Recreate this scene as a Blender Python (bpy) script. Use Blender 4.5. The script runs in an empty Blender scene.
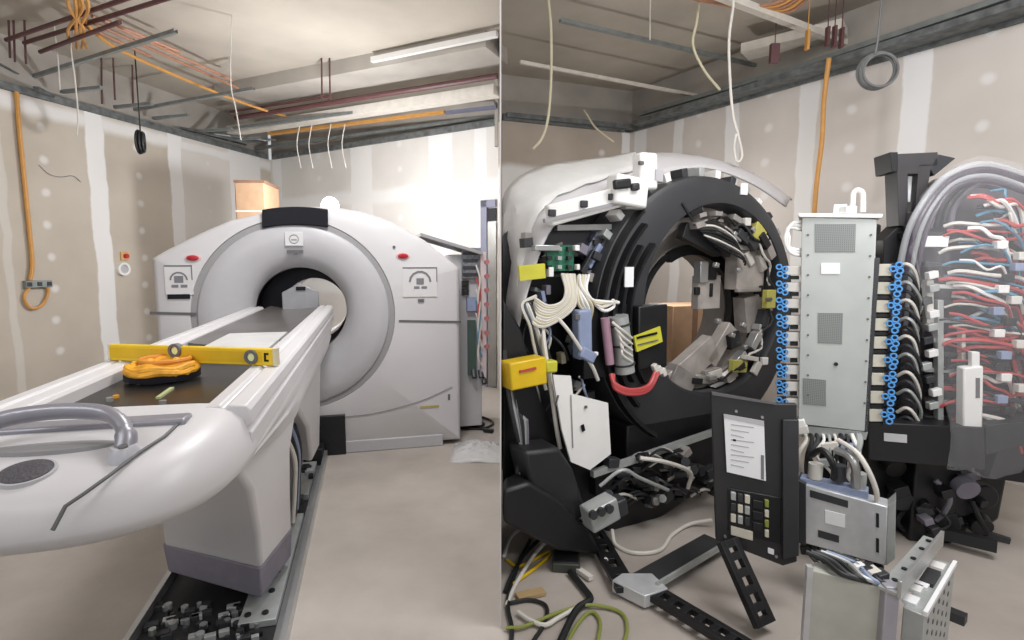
import bpy, math, random
from mathutils import Vector, Matrix
PI = math.pi
SC = bpy.context.scene
COL = SC.collection
rnd = random.Random(7)

# ------------------------------------------------------------------ camera, world, lights
H, F_, CX = 1.55, 541.0, 500.5
PITCH = math.atan(58/541)
cam_d = bpy.data.cameras.new('camera')
cam_d.sensor_width = 36; cam_d.lens = F_/1024*36
cam_d.shift_x = (512-CX)/1024
cam_d.clip_start = 0.02
cam = bpy.data.objects.new('camera', cam_d); COL.objects.link(cam)
cam.location = (0, 0, H); cam.rotation_euler = (PI/2-PITCH, 0, 0)
SC.camera = cam
SC.view_settings.view_transform = 'Standard'; SC.view_settings.look = 'None'
SC.view_settings.gamma = 1; SC.view_settings.use_curve_mapping = False
SC.view_settings.exposure = 0.0
w = bpy.data.worlds.new('world'); SC.world = w; w.use_nodes = True
w.node_tree.nodes['Background'].inputs[0].default_value = (.98, .985, 1.0, 1)
w.node_tree.nodes['Background'].inputs[1].default_value = 0.55
def area(name, loc, target, size, power, col=(.99, .985, 1)):
    d = bpy.data.lights.new(name, 'AREA'); d.shape = 'RECTANGLE'; d.size, d.size_y = size; d.energy = power; d.color = col
    o = bpy.data.objects.new(name, d); COL.objects.link(o); o.location = loc
    o.rotation_euler = (Vector(target)-Vector(loc)).to_track_quat('-Z', 'Y').to_euler(); return o
area('left_room_lamp', (-.55, 2.9, 3.5), (-1.6, 3.6, 0), (.8, .6), 64)
area('left_room_rear_lamp', (-1.2, -.6, 3.5), (-1.8, 2.0, .8), (1.2, .8), 12)
area('right_room_lamp', (1.9, 1.7, 3.55), (2.0, 3.0, 0.6), (1.8, 1.2), 88)
area('left_ceiling_fill', (-1.6, .2, 2.2), (-2.2, 5.0, 3.7), (1.2, .8), 20)  # added unseen fill, aimed up to brighten the left ceiling
area('right_ceiling_fill', (1.6, .2, 2.2), (2.2, 5.0, 3.7), (1.2, .8), 36)  # same added fill for the right ceiling, no fixture behind it

# ------------------------------------------------------------------ pixel helpers (a pixel and a real depth -> a point in the room)
def ray(px, py):
    a = (px-CX)/F_; b = (320-py)/F_
    return Vector((a, math.cos(PITCH)+b*math.sin(PITCH), -math.sin(PITCH)+b*math.cos(PITCH)))
def P(px, py, Y):
    r = ray(px, py); return Vector((0, 0, H))+r*(Y/r.y)
def PZ(px, py, z):
    r = ray(px, py); return Vector((0, 0, H))+r*((z-H)/r.z)
class Frame:
    def __init__(s, x, y, deg):
        s.x, s.y0, s.a = x, y, math.radians(deg); s.c, s.s = math.cos(s.a), math.sin(s.a)
    def loc(s, p):
        dx, dy = p[0]-s.x, p[1]-s.y0; return Vector((s.c*dx+s.s*dy, -s.s*dx+s.c*dy, p[2]))
    def world(s, p): return Vector((s.x+s.c*p[0]-s.s*p[1], s.y0+s.s*p[0]+s.c*p[1], p[2]))
    def y(s, px, py, ly=0.0):
        r = ray(px, py); k = (ly+(-s.s*s.x+s.c*s.y0))/(-s.s*r.x+s.c*r.y)
        return s.loc((r.x*k, r.y*k, H+r.z*k))
    def z(s, px, py, z): return s.loc(PZ(px, py, z))
    def xp(s, px, py, lx):
        r = ray(px, py); k = (lx+s.c*s.x+s.s*s.y0)/(s.c*r.x+s.s*r.y)
        return s.loc((r.x*k, r.y*k, H+r.z*k))
L = Frame(-1.58, 4.2, 13.55)
_t = L.world((-.02, -2.1, 0)); T = Frame(_t.x, _t.y, 13.55)
R = Frame(1.247, 3.3, 26.57)

# ------------------------------------------------------------------ materials
def lin(c): return tuple(((v/255)/12.92 if v/255 <= .04045 else ((v/255+.055)/1.055)**2.4) for v in c)+(1,)
MATS = {}
def mat(name, rgb, rough=.55, metal=0., noise=.06, scale=12., alpha=1., emit=0, bump=0., spec=.5, trans=0.):
    if name in MATS: return MATS[name]
    m = bpy.data.materials.new(name); m.use_nodes = True; nt = m.node_tree; b = nt.nodes['Principled BSDF']
    c = lin(rgb)
    b.inputs['Base Color'].default_value = c; b.inputs['Roughness'].default_value = rough; b.inputs['Metallic'].default_value = metal
    b.inputs['Specular IOR Level'].default_value = spec
    if noise or bump:
        tc = nt.nodes.new('ShaderNodeTexCoord'); n = nt.nodes.new('ShaderNodeTexNoise'); n.inputs['Scale'].default_value = scale; n.inputs['Detail'].default_value = 5
        nt.links.new(tc.outputs['Object'], n.inputs['Vector'])
        if noise:
            r = nt.nodes.new('ShaderNodeValToRGB')
            r.color_ramp.elements[0].position = .3; r.color_ramp.elements[1].position = .7
            r.color_ramp.elements[0].color = tuple(v*(1-noise*1.5) for v in c[:3])+(1,); r.color_ramp.elements[1].color = tuple(min(1, v*(1+noise)) for v in c[:3])+(1,)
            nt.links.new(n.outputs['Fac'], r.inputs[0]); nt.links.new(r.outputs[0], b.inputs['Base Color'])
        if bump:
            bp = nt.nodes.new('ShaderNodeBump'); bp.inputs['Strength'].default_value = bump; bp.inputs['Distance'].default_value = .02
            nt.links.new(n.outputs['Fac'], bp.inputs['Height']); nt.links.new(bp.outputs[0], b.inputs['Normal'])
    if alpha < 1: b.inputs['Alpha'].default_value = alpha
    if trans: b.inputs['Transmission Weight'].default_value = trans
    if emit: b.inputs['Emission Color'].default_value = c; b.inputs['Emission Strength'].default_value = emit
    MATS[name] = m; return m
def mk_perf(name, rgb, hole, per=.0105, thr=.0034):
    m = bpy.data.materials.new(name); m.use_nodes = True; nt = m.node_tree; b = nt.nodes['Principled BSDF']
    b.inputs['Roughness'].default_value = .5; b.inputs['Metallic'].default_value = .3
    tc = nt.nodes.new('ShaderNodeTexCoord'); v = nt.nodes.new('ShaderNodeTexVoronoi'); v.inputs['Randomness'].default_value = 0.0; v.inputs['Scale'].default_value = 1/per
    nt.links.new(tc.outputs['Object'], v.inputs['Vector'])
    r = nt.nodes.new('ShaderNodeMapRange'); r.inputs[1].default_value = .36; r.inputs[2].default_value = .48
    nt.links.new(v.outputs['Distance'], r.inputs[0])
    mx = nt.nodes.new('ShaderNodeMix'); mx.data_type = 'RGBA'; mx.inputs[6].default_value = lin(hole); mx.inputs[7].default_value = lin(rgb)
    nt.links.new(r.outputs[0], mx.inputs[0]); nt.links.new(mx.outputs[2], b.inputs['Base Color']); return m

M_shell = mat('moulded_white_plastic', (206, 204, 205), .38, noise=.015, scale=3)
M_shell2 = mat('moulded_grey_plastic', (184, 183, 186), .4, noise=.015)
M_groove = mat('groove_grey', (150, 149, 150), .6, noise=0)
M_seam = mat('seam_grey', (96, 95, 97), .6, noise=0)
M_vis = mat('visor_black', (22, 22, 30), .5, noise=0, spec=.2)
M_black = mat('black_paint', (34, 34, 36), .5, noise=.12, scale=6)
M_black2 = mat('black_plastic', (24, 24, 27), .45, noise=.1)
M_dgrey = mat('dark_grey_steel', (62, 63, 66), .45, .3)
M_mid = mat('machined_grey', (160, 154, 149), .4, .2, noise=.2, scale=9)
M_alu = mat('aluminium', (190, 192, 192), .32, .75, noise=.06)
M_zinc = mat('zinc_plated_steel', (176, 180, 178), .42, .35, noise=.08, scale=14)
M_cab = mat('cabinet_sheet_metal', (186, 190, 187), .5, .25, noise=.06, scale=5)
M_yel = mat('yellow_paint', (222, 186, 30), .4)
M_yel2 = mat('warning_yellow', (200, 196, 62), .5)
M_yel3 = mat('faded_yellow', (188, 182, 92), .5)
M_amber = mat('amber_webbing', (224, 160, 40), .6, noise=.25, scale=30)
M_white = mat('white_paint', (232, 231, 228), .45, noise=.02)
M_paper = mat('white_paper', (232, 233, 234), .7, noise=.02)
M_print = mat('print_grey', (120, 120, 124), .7, noise=0)
M_red = mat('red_plastic', (180, 36, 50), .4)
M_redc = mat('red_cable', (184, 74, 74), .45, noise=.04)
M_blue = mat('blue_cable', (86, 140, 168), .45)
M_bluer = mat('blue_ring', (84, 152, 214), .35, noise=0)
M_pale = mat('pale_cable', (212, 208, 200), .5, noise=.04)
M_cream = mat('cream_cable', (204, 196, 168), .5, noise=.04)
M_bcab = mat('black_cable', (26, 28, 30), .5, noise=0)
M_green = mat('green_board', (38, 104, 80), .45, noise=.3, scale=60)
M_gcab = mat('green_cable', (132, 140, 66), .5, noise=.04)
M_orc = mat('orange_conduit', (206, 150, 78), .55)
M_orp = mat('orange_pipe', (168, 122, 98), .5)
M_bpipe = mat('maroon_pipe', (92, 58, 60), .5)
M_stud = mat('galvanised_stud', (140, 146, 145), .4, .35, noise=.12)
M_tray = mat('dark_tray', (104, 108, 108), .6, .1, noise=.3, scale=14)
M_bbeam = mat('pale_painted_beam', (214, 208, 198), .6)
M_slate = mat('blue_grey_plastic', (138, 150, 178), .45)
M_purp = mat('purple_tube', (166, 130, 146), .4)
M_beige = mat('beige_block', (200, 196, 180), .5)
M_card = mat('brown_cardboard', (196, 160, 128), .85, noise=.06)
M_cardd = mat('cardboard_edge', (142, 110, 88), .85, noise=.08)
M_handle = mat('silver_grey_metal_paint', (150, 149, 157), .35, .35, noise=.03)
M_grille = mk_perf('speaker_mesh', (112, 110, 114), (70, 68, 72))
M_vent = mk_perf('perforated_vent', (140, 144, 142), (70, 74, 74), per=.0082)
M_film = mat('clear_plastic_film', (235, 235, 238), .15, noise=0, alpha=.06)
M_film2 = mat('cloudy_plastic_film', (224, 223, 220), .4, noise=.03, alpha=.9)
M_tube = mat('clear_hose', (206, 208, 212), .15, noise=0, alpha=.45)
M_concr = mat('ceiling_concrete', (186, 178, 166), .85, noise=.10, scale=1.3, bump=.1)
M_concd = mat('dark_concrete', (172, 166, 158), .9, noise=.12, scale=2)
M_cradle = mat('carbon_cradle', (32, 31, 30), .32, noise=.25, scale=7)
M_pur = mat('grey_foam', (122, 118, 128), .8)
M_tank = mat('bright_steel', (204, 206, 208), .35, .35, noise=.08)
M_door = mat('brushed_door_steel', (140, 138, 134), .4, .4, noise=.15, scale=3)
M_frm = mat('door_frame_blue_grey', (120, 122, 142), .5)

# floor
def floor_mat():
    m = bpy.data.materials.new('floor_screed'); m.use_nodes = True; nt = m.node_tree; b = nt.nodes['Principled BSDF']
    tc = nt.nodes.new('ShaderNodeTexCoord')
    n1 = nt.nodes.new('ShaderNodeTexNoise'); n1.inputs['Scale'].default_value = 1.1; n1.inputs['Detail'].default_value = 8; n1.inputs['Roughness'].default_value = .6
    nt.links.new(tc.outputs['Object'], n1.inputs['Vector'])
    r = nt.nodes.new('ShaderNodeValToRGB'); r.color_ramp.elements[0].position = .32; r.color_ramp.elements[1].position = .68
    r.color_ramp.elements[0].color = lin((160, 151, 143)); r.color_ramp.elements[1].color = lin((188, 180, 172))
    nt.links.new(n1.outputs['Fac'], r.inputs[0]); nt.links.new(r.outputs[0], b.inputs['Base Color'])
    b.inputs['Roughness'].default_value = .55
    return m
def wall_mat(name, strips, spots, base=(196, 188, 176), comp=(232, 231, 230), patch=None):
    """plasterboard: bands of white joint compound at the given distances along the wall, dabs over the screws"""
    m = bpy.data.materials.new(name); m.use_nodes = True; nt = m.node_tree; N = nt.nodes; K = nt.links; b = N['Principled BSDF']
    b.inputs['Roughness'].default_value = .8
    tc = N.new('ShaderNodeTexCoord'); sep = N.new('ShaderNodeSeparateXYZ'); K.new(tc.outputs['Object'], sep.inputs[0])
    nz = N.new('ShaderNodeTexNoise'); nz.inputs['Scale'].default_value = 2.3; nz.inputs['Detail'].default_value = 6; K.new(tc.outputs['Object'], nz.inputs['Vector'])
    def math_(op, a, c=None, d=None):
        q = N.new('ShaderNodeMath'); q.operation = op
        for i, v in enumerate((a, c, d)):
            if v is None: continue
            if isinstance(v, (int, float)): q.inputs[i].default_value = v
            else: K.new(v, q.inputs[i])
        return q.outputs[0]
    wob = math_('MULTIPLY', math_('SUBTRACT', nz.outputs['Fac'], .5), .10)
    x = math_('ADD', sep.outputs['X'], wob); z = math_('ADD', sep.outputs['Z'], wob)
    acc = None
    def band(coord, c0, hw, soft=.02):
        d = math_('ABSOLUTE', math_('SUBTRACT', coord, c0))
        r = N.new('ShaderNodeMapRange'); r.interpolation_type = 'SMOOTHSTEP'; r.inputs[1].default_value = hw; r.inputs[2].default_value = hw+soft; r.inputs[3].default_value = 1; r.inputs[4].default_value = 0
        K.new(d, r.inputs[0]); return r.outputs[0]
    for (c0, hw, st) in strips:
        v = math_('MULTIPLY', band(x, c0, hw), st)
        acc = v if acc is None else math_('MAXIMUM', acc, v)
    for (x0, z0) in spots:
        dx = math_('SUBTRACT', x, x0)
        zz = math_('SUBTRACT', math_('PINGPONG', math_('ADD', sep.outputs['Z'], z0), .16), 0)
        d = math_('SQRT', math_('ADD', math_('MULTIPLY', dx, dx), math_('MULTIPLY', zz, zz)))
        r = N.new('ShaderNodeMapRange'); r.interpolation_type = 'SMOOTHSTEP'; r.inputs[1].default_value = .015; r.inputs[2].default_value = .06; r.inputs[3].default_value = .6; r.inputs[4].default_value = 0
        K.new(d, r.inputs[0]); acc = r.outputs[0] if acc is None else math_('MAXIMUM', acc, r.outputs[0])
    for pz, hw in (patch or []):
        acc = math_('MAXIMUM', acc, math_('MULTIPLY', band(z, pz, hw, .1), .8))
    n2 = N.new('ShaderNodeTexNoise'); n2.inputs['Scale'].default_value = 1.2; n2.inputs['Detail'].default_value = 4; K.new(tc.outputs['Object'], n2.inputs['Vector'])
    cr = N.new('ShaderNodeValToRGB'); cr.color_ramp.elements[0].position = .3; cr.color_ramp.elements[1].position = .7
    cr.color_ramp.elements[0].color = lin(tuple(v-12 for v in base)); cr.color_ramp.elements[1].color = lin(tuple(v+6 for v in base)); K.new(n2.outputs['Fac'], cr.inputs[0])
    mx = N.new('ShaderNodeMix'); mx.data_type = 'RGBA'; K.new(acc, mx.inputs[0]); K.new(cr.outputs[0], mx.inputs[6]); mx.inputs[7].default_value = lin(comp)
    K.new(mx.outputs[2], b.inputs['Base Color']); return m

# ------------------------------------------------------------------ mesh builder
def catmull(pts, n=6):
    pts = [Vector(p) for p in pts]
    if len(pts) < 3: return pts
    out = []
    q = [pts[0]*2-pts[1]]+pts+[pts[-1]*2-pts[-2]]
    for i in range(1, len(q)-2):
        a, b, c, d = q[i-1], q[i], q[i+1], q[i+2]
        for k in range(n):
            t = k/n
            out.append(.5*((2*b)+(c-a)*t+(2*a-5*b+4*c-d)*t*t+(3*b-3*c+d-a)*t**3))
    out.append(pts[-1]); return out
class MB:
    def __init__(s): s.v = []; s.f = []
    def add(s, vs, fs):
        o = len(s.v); s.v += [Vector(v) for v in vs]; s.f += [tuple(i+o for i in f) for f in fs]; return s
    def box(s, a, b):
        x0, x1 = sorted((a[0], b[0])); y0, y1 = sorted((a[1], b[1])); z0, z1 = sorted((a[2], b[2]))
        return s.add([(x0, y0, z0), (x1, y0, z0), (x1, y1, z0), (x0, y1, z0), (x0, y0, z1), (x1, y0, z1), (x1, y1, z1), (x0, y1, z1)],
                     [(0, 3, 2, 1), (4, 5, 6, 7), (0, 1, 5, 4), (1, 2, 6, 5), (2, 3, 7, 6), (3, 0, 4, 7)])
    def obox(s, c, ax, ay, az):
        """box by centre and three half-axis vectors"""
        c, ax, ay, az = Vector(c), Vector(ax), Vector(ay), Vector(az)
        if ax.cross(ay).dot(az) < 0: az = -az
        g = lambda i, j, k: c+ax*i+ay*j+az*k
        return s.add([g(-1, -1, -1), g(1, -1, -1), g(1, 1, -1), g(-1, 1, -1), g(-1, -1, 1), g(1, -1, 1), g(1, 1, 1), g(-1, 1, 1)],
                     [(0, 3, 2, 1), (4, 5, 6, 7), (0, 1, 5, 4), (1, 2, 6, 5), (2, 3, 7, 6), (3, 0, 4, 7)])
    def bar(s, p, q, wd, th, up=(0, 0, 1)):
        p, q = Vector(p), Vector(q); d = (q-p); l = d.length; d.normalize(); up = Vector(up)
        sd = d.cross(up)
        if sd.length < 1e-4: sd = d.cross(Vector((0, 1, 0)))
        sd.normalize(); u = sd.cross(d)
        return s.obox((p+q)/2, d*(l/2), sd*(wd/2), u*(th/2))
    def tube(s, pts, r, n=8, closed=False, flat=1.0):
        pts = [Vector(p) for p in pts]; m = len(pts); rs = r if isinstance(r, (list, tuple)) else [r]*m
        prev = None; base = len(s.v)
        for i, p in enumerate(pts):
            if closed: d = pts[(i+1) % m]-pts[i-1]
            else: d = pts[min(i+1, m-1)]-pts[max(i-1, 0)]
            if d.length < 1e-7: d = Vector((0, 0, 1))
            d.normalize()
            if prev is None:
                u = Vector((0, 0, 1)) if abs(d.z) < .9 else Vector((0, 1, 0))
            else: u = prev
            u = (u-d*u.dot(d)); u.normalize(); prev = u; w_ = d.cross(u)
            for k in range(n):
                a = 2*PI*k/n; s.v.append(p+(u*math.cos(a)+w_*math.sin(a)*flat)*rs[i])
        for i in range(m if closed else m-1):
            j = (i+1) % m
            for k in range(n): s.f.append((base+i*n+k, base+j*n+k, base+j*n+(k+1) % n, base+i*n+(k+1) % n)[::-1])
        if not closed:
            s.f.append(tuple(base+k for k in range(n))[::1]); s.f.append(tuple(base+(m-1)*n+k for k in range(n))[::-1])
        return s
    def cyl(s, p, q, r, n=20): return s.tube([p, q], r, n)
    def loft(s, secs, closed=True, cap=True):
        """secs: lists of points, each the same count"""
        n = len(secs[0]); base = len(s.v)
        for sc in secs: s.v += [Vector(p) for p in sc]
        for i in range(len(secs)-1):
            for k in range(n if closed else n-1):
                a = base+i*n+k; b = base+i*n+(k+1) % n; s.f.append((a, b, b+n, a+n))
        if cap and closed:
            s.f.append(tuple(base+k for k in range(n))[::-1]); s.f.append(tuple(base+(len(secs)-1)*n+k for k in range(n)))
        return s
    def ringlathe(s, prof, c=(0, 0), n=64, closedprof=True, a0=0., a1=2*PI):
        """lathe about the local y axis; prof: (r, y); c: (x, z)"""
        full = abs(a1-a0-2*PI) < 1e-6; m = n if full else n+1; secs = []
        for i in range(m):
            a = a0+(a1-a0)*i/n
            secs.append([(c[0]+r*math.cos(a), y, c[1]+r*math.sin(a)) for r, y in prof])
        if full: secs.append(None)
        base = len(s.v); k = len(prof)
        for sc in secs:
            if sc: s.v += [Vector(p) for p in sc]
        for i in range(n):
            j = (i+1) % m if full else i+1
            for q in range(k if closedprof else k-1):
                q2 = (q+1) % k; s.f.append((base+i*k+q, base+i*k+q2, base+j*k+q2, base+j*k+q))
        if not full and closedprof:
            s.f.append(tuple(base+q for q in range(k))); s.f.append(tuple(base+(m-1)*k+q for q in range(k))[::-1])
        return s
    def prism(s, out, y0, y1):
        """outline of (x, z) extruded along y"""
        n = len(out)
        return s.add([(x, y0, z) for x, z in out]+[(x, y1, z) for x, z in out],
                     [tuple(range(n)), tuple(range(n, 2*n))[::-1]]+[(i, (i+n), (i+1) % n+n, (i+1) % n) for i in range(n)])
    def slab(s, poly, th):
        """polygon of 3D points thickened by vector th"""
        n = len(poly); th = Vector(th)
        return s.add([Vector(p) for p in poly]+[Vector(p)+th for p in poly],
                     [tuple(range(n)), tuple(range(n, 2*n))[::-1]]+[(i, (i+n), (i+1) % n+n, (i+1) % n) for i in range(n)])
    def torus(s, c, R_, r, nrm=(0, 1, 0), n=28, m=8):
        nrm = Vector(nrm).normalized(); u = nrm.orthogonal().normalized(); v = nrm.cross(u)
        return s.tube([Vector(c)+(u*math.cos(2*PI*i/n)+v*math.sin(2*PI*i/n))*R_ for i in range(n)], r, m, True)
    def build(s, name, m, parent=None, bevel=0, angle=35, solid=0, clipx=None, seg=2):
        me = bpy.data.meshes.new(name)
        vs = s.v
        if clipx is not None: vs = [Vector((max(v.x, clipx), v.y, v.z)) for v in vs]
        me.from_pydata(vs, [], s.f); me.validate(); 
        me.materials.append(m)
        import bmesh
        bm = bmesh.new(); bm.from_mesh(me); bmesh.ops.recalc_face_normals(bm, faces=bm.faces); bm.to_mesh(me); bm.free()
        me.shade_smooth(); me.set_sharp_from_angle(angle=math.radians(angle))
        o = bpy.data.objects.new(name, me); COL.objects.link(o)
        if parent: o.parent = parent
        if solid:
            md = o.modifiers.new('solid', 'SOLIDIFY'); md.thickness = solid; md.offset = 0
        if bevel:
            md = o.modifiers.new('bevel', 'BEVEL'); md.width = bevel; md.segments = seg; md.limit_method = 'ANGLE'; md.angle_limit = math.radians(40)
        return o
def tag(o, label=None, cat=None, group=None, kind=None):
    if label: o['label'] = label
    if cat: o['category'] = cat
    if group: o['group'] = group
    if kind: o['kind'] = kind
    return o
def empty(name, loc, label, cat, rz=0, group=None):
    o = bpy.data.objects.new(name, None); o.empty_display_size = .1; COL.objects.link(o); o.location = loc; o.rotation_euler = (0, 0, rz)
    return tag(o, label, cat, group)
def struct(o): o['kind'] = 'structure'; return o
def world_to(fr_loc, pts): return [Vector(p)-Vector(fr_loc) for p in pts]
def recentre(o):
    """put the object's origin at the middle of its base"""
    me = o.data; xs = [v.co for v in me.vertices]
    c = Vector(((min(v.x for v in xs)+max(v.x for v in xs))/2, (min(v.y for v in xs)+max(v.y for v in xs))/2, min(v.z for v in xs)))
    for v in me.vertices: v.co -= c
    o.location = c; return o
def tube_thing(name, pts, r, m, label, cat, group=None, smooth=6, n=8):
    q = catmull(pts, smooth) if smooth else [Vector(p) for p in pts]
    if name == 'hanging_wire': q = [Vector((q[0].x, q[0].y, 3.7))]+q
    o = MB().tube(q, r, n).build(name, m); recentre(o); return tag(o, label, cat, group)

# ------------------------------------------------------------------ setting
HW, HC = 3.15, 3.7
struct(MB().box((-8, -2.2, -.1), (8.0, 9.5, 0)).build('floor', floor_mat()))
struct(MB().box((-8, -2.2, HC), (8.0, 9.5, HC+.2)).build('ceiling', M_concr))
def wall(name, A, B, z0, z1, th, m, out=1):
    A, B = Vector((A[0], A[1], 0)), Vector((B[0], B[1], 0)); d = B-A
    o = MB().box((0, 0, z0), (d.length, th*out, z1)).build(name, m); o.location = A; o.rotation_euler = (0, 0, math.atan2(d.y, d.x)); return struct(o)
def wpt(px, py=200, A=None, B=None):
    r = ray(px, py); ax, ay = A; dx, dy = B[0]-ax, B[1]-ay; l = math.hypot(dx, dy)
    # solve r.xy*k = A + t*d
    det = -r.x*dy+dx*r.y
    t = (r.x*ay-r.y*ax)/(-r.x*dy+r.y*dx)*-1 if False else None
    k = (ax*dy-ay*dx)/(r.x*dy-r.y*dx); x, y = r.x*k, r.y*k
    return ((x-ax)*dx+(y-ay)*dy)/l, Vector((x, y, H+r.z*k))
LC = PZ(270, 160, HW); LN = PZ(0, 88, HW); LB = PZ(499, 125, HW)
d = (LN-LC).normalized(); LN2 = LC+d*10.6
RC = PZ(630, 133, HW); RN = PZ(1024, 22, HW); RB = PZ(502, 120, HW)
d = (RN-RC).normalized(); RN2 = RC+d*9.8
def strips(A, B, items): return [(wpt((a+b)/2, 200, A, B)[0], abs(wpt(b, 200, A, B)[0]-wpt(a, 200, A, B)[0])/2, s_) for a, b, s_ in items]
lc, ln2, lb = (LC.x, LC.y), (LN2.x, LN2.y), (LB.x, LB.y)
rc, rn2, rb = (RC.x, RC.y), (RN2.x, RN2.y), (RB.x, RB.y)
mL = wall_mat('plasterboard_left', strips(lc, ln2, [(92, 108, .9), (172, 184, .9), (184, 232, .45), (232, 262, .8), (0, 6, .3)]),
              [(wpt(p, 200, lc, ln2)[0], .0) for p in (47, 140, 210)], base=(190, 181, 168), patch=[(3.05, .02)])
mLb = wall_mat('plasterboard_back', strips(lc, lb, [(274, 282, .9), (352, 372, .8), (430, 452, .9), (475, 486, .8)]),
              [(wpt(p, 200, lc, lb)[0], .1) for p in (320, 400)], base=(216, 213, 208), patch=[(2.45, .04), (1.2, .05)])
mR = wall_mat('plasterboard_right', strips(rc, rn2, [(633, 644, .9), (672, 680, .8), (723, 735, .8), (795, 811, .85), (894, 921, .95)]),
              [(wpt(p, 120, rc, rn2)[0], .05) for p in (700, 768, 851, 984)], base=(206, 199, 192))
mRb = wall_mat('plasterboard_right_back', strips(rc, rb, [(622, 631, .9)]), [(.4, 0)], base=(180, 168, 156), patch=[(2.25, .35)])
wall('wall_left', ln2, lc, 0, HW, .12, mL, 1)
# material x runs from the far corner, so build the wall from there with mirrored offset
bpy.data.objects.remove(bpy.data.objects['wall_left'])
wall('wall_left', lc, ln2, 0, HW, .12, mL, -1)
wall('wall_back', lc, lb, 0, HW, .12, mLb, 1)
wall('wall_right', rc, rn2, 0, HW, .12, mR, 1)
wall('wall_far', rc, rb, 0, HW, .12, mRb, -1)
def off(A, B, k, e=0):
    A, B = Vector(A), Vector(B); d = (B-A).normalized(); n = Vector((-d.y, d.x))*k; return tuple(A-d*e+n), tuple(B+n)
a, b = off(lc, ln2, -.14, .15); wall('trim_1', a, b, 2.9, HC, .1, M_concd, -1)
a, b = off(lc, lb, .14, .15); wall('trim_2', a, b, 2.9, HC, .1, M_concd, 1); 
a, b = off(rc, rn2, .14, .15); wall('trim_3', a, b, 2.9, HC, .1, M_concd, 1)
a, b = off(rc, rb, -.14, .15); wall('trim_4', a, b, 2.9, HC, .1, M_concd, -1)
# thin boarding between the two rooms
struct(MB().box((-.003, 2.15, 0), (.003, 7.2, HC)).build('wall_middle', mat('partition_paint', (206, 203, 200), .7)))
# head channels on top of the boards
def on_wall(px, py, A, B, offz=0.0):
    return wpt(px, py, A, B)[1]
for i, (A, B, sg) in enumerate(((lc, ln2, 1), (lc, lb, -1), (rc, rn2, -1), (rc, rb, 1))):
    a, b = off(A, B, sg*.02, -.1)
    a = Vector(a); b = Vector(b)
    o = MB().bar((a.x, a.y, HW+.03), (b.x, b.y, HW+.03), .03, .07).build('trim_%d' % (5+i), M_tray); struct(o)
# door opening in the back wall of the left room
dA = wpt(482, 300, lc, lb)[0]; dB = (Vector(lb)-Vector(lc)).length-.03
an = math.atan2(lb[1]-lc[1], lb[0]-lc[0])
dr = bpy.data.objects.new('door_1', None); COL.objects.link(dr); dr.location = (lc[0], lc[1], 0); dr.rotation_euler = (0, 0, an); dr['kind'] = 'structure'
ztop = wpt(490, 200, lc, lb)[1].z
MB().box((dA, -.03, .0), (dA+.09, -.001, ztop)).box((dA, -.03, ztop-.09), (dB, -.001, ztop)).build('door_frame', M_frm, dr, .004)
MB().box((dA+.1, -.025, .01), (dB, -.002, ztop-.26)).build('door_leaf', M_door, dr)
MB().box((dA+.1, -.02, ztop-.25), (dB, -.002, ztop-.1)).build('transom_panel', M_vis, dr)

# ------------------------------------------------------------------ LEFT ROOM: ceiling runs
def run(name, p0, p1, z, wd, th, m, label, cat, group=None, pipe=False, z1=None):
    a = PZ(*p0, z); b = PZ(*p1, z if z1 is None else z1)
    mb = MB()
    if pipe: mb.tube([a+(b-a)*i/6 for i in range(7)], wd/2, 10)
    elif m is M_stud:      # C section stud
        mb.bar(a, b, wd, .003); d = (b-a).normalized(); s_ = d.cross(Vector((0, 0, 1))).normalized()
        for k in (-1, 1): mb.bar(a+s_*k*wd/2+Vector((0, 0, th/2)), b+s_*k*wd/2+Vector((0, 0, th/2)), .003, th)
    else: mb.bar(a, b, wd, th)
    o = recentre(mb.build(name, m, clipx=None)); return tag(o, label, cat, group)
def rods(o_parent_name, p0, p1, z, ts, label, group):
    a = PZ(*p0, z); b = PZ(*p1, z)
    for t in ts:
        p = a.lerp(b, t); o = MB().cyl((p.x, p.y, z), (p.x, p.y, HC), .004, 6).build('hanger_rod', M_dgrey); recentre(o); tag(o, label, 'rod', group)
run('ceiling_stud', (8, 86), (176, 33), 3.38, .032, .03, M_stud, 'galvanised metal stud crossing the ceiling highest at upper left of the left room', 'metal stud')
run('ceiling_stud', (101, 117), (254, 90), 3.34, .036, .03, M_stud, 'galvanised metal stud running over the green-grey hanging coil in the left room', 'metal stud')
run('ceiling_stud', (176, 137), (497, 96), 3.32, .045, .035, M_stud, 'long metal stud under the pale beam at the left room back wall', 'metal stud')
run('ceiling_stud', (240, 152), (497, 118), 3.28, .05, .04, M_stud, 'lowest metal stud along the top of the left room back wall', 'metal stud')
run('ceiling_stud', (22, 108), (215, 146), 3.24, .04, .03, M_tray, 'dark metal channel lying along the top of the left room side wall', 'metal stud')
run('ceiling_stud', (36, 88), (120, 132), 3.2, .05, .03, M_tray, 'short dark metal channel where the side wall meets the ceiling in the left room', 'metal stud')
for q in ((60, .45), (112, .5), (150, .5), (195, .5), (225, .5)):
    a = on_wall(q[0], 90, lc, ln2); n = (Vector((LC.x, LC.y))-Vector((LN2.x, LN2.y))).normalized(); n = Vector((-n.y, n.x, 0))*-1
    a = Vector((a.x, a.y, 3.27)); o = MB().bar(a+n*.02, a+n*.55, .04, .03).build('wall_bracket', M_stud); recentre(o)
    tag(o, 'short galvanised stub bracket reaching out above the left room side wall', 'bracket', 'stub brackets above the side wall')
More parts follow.
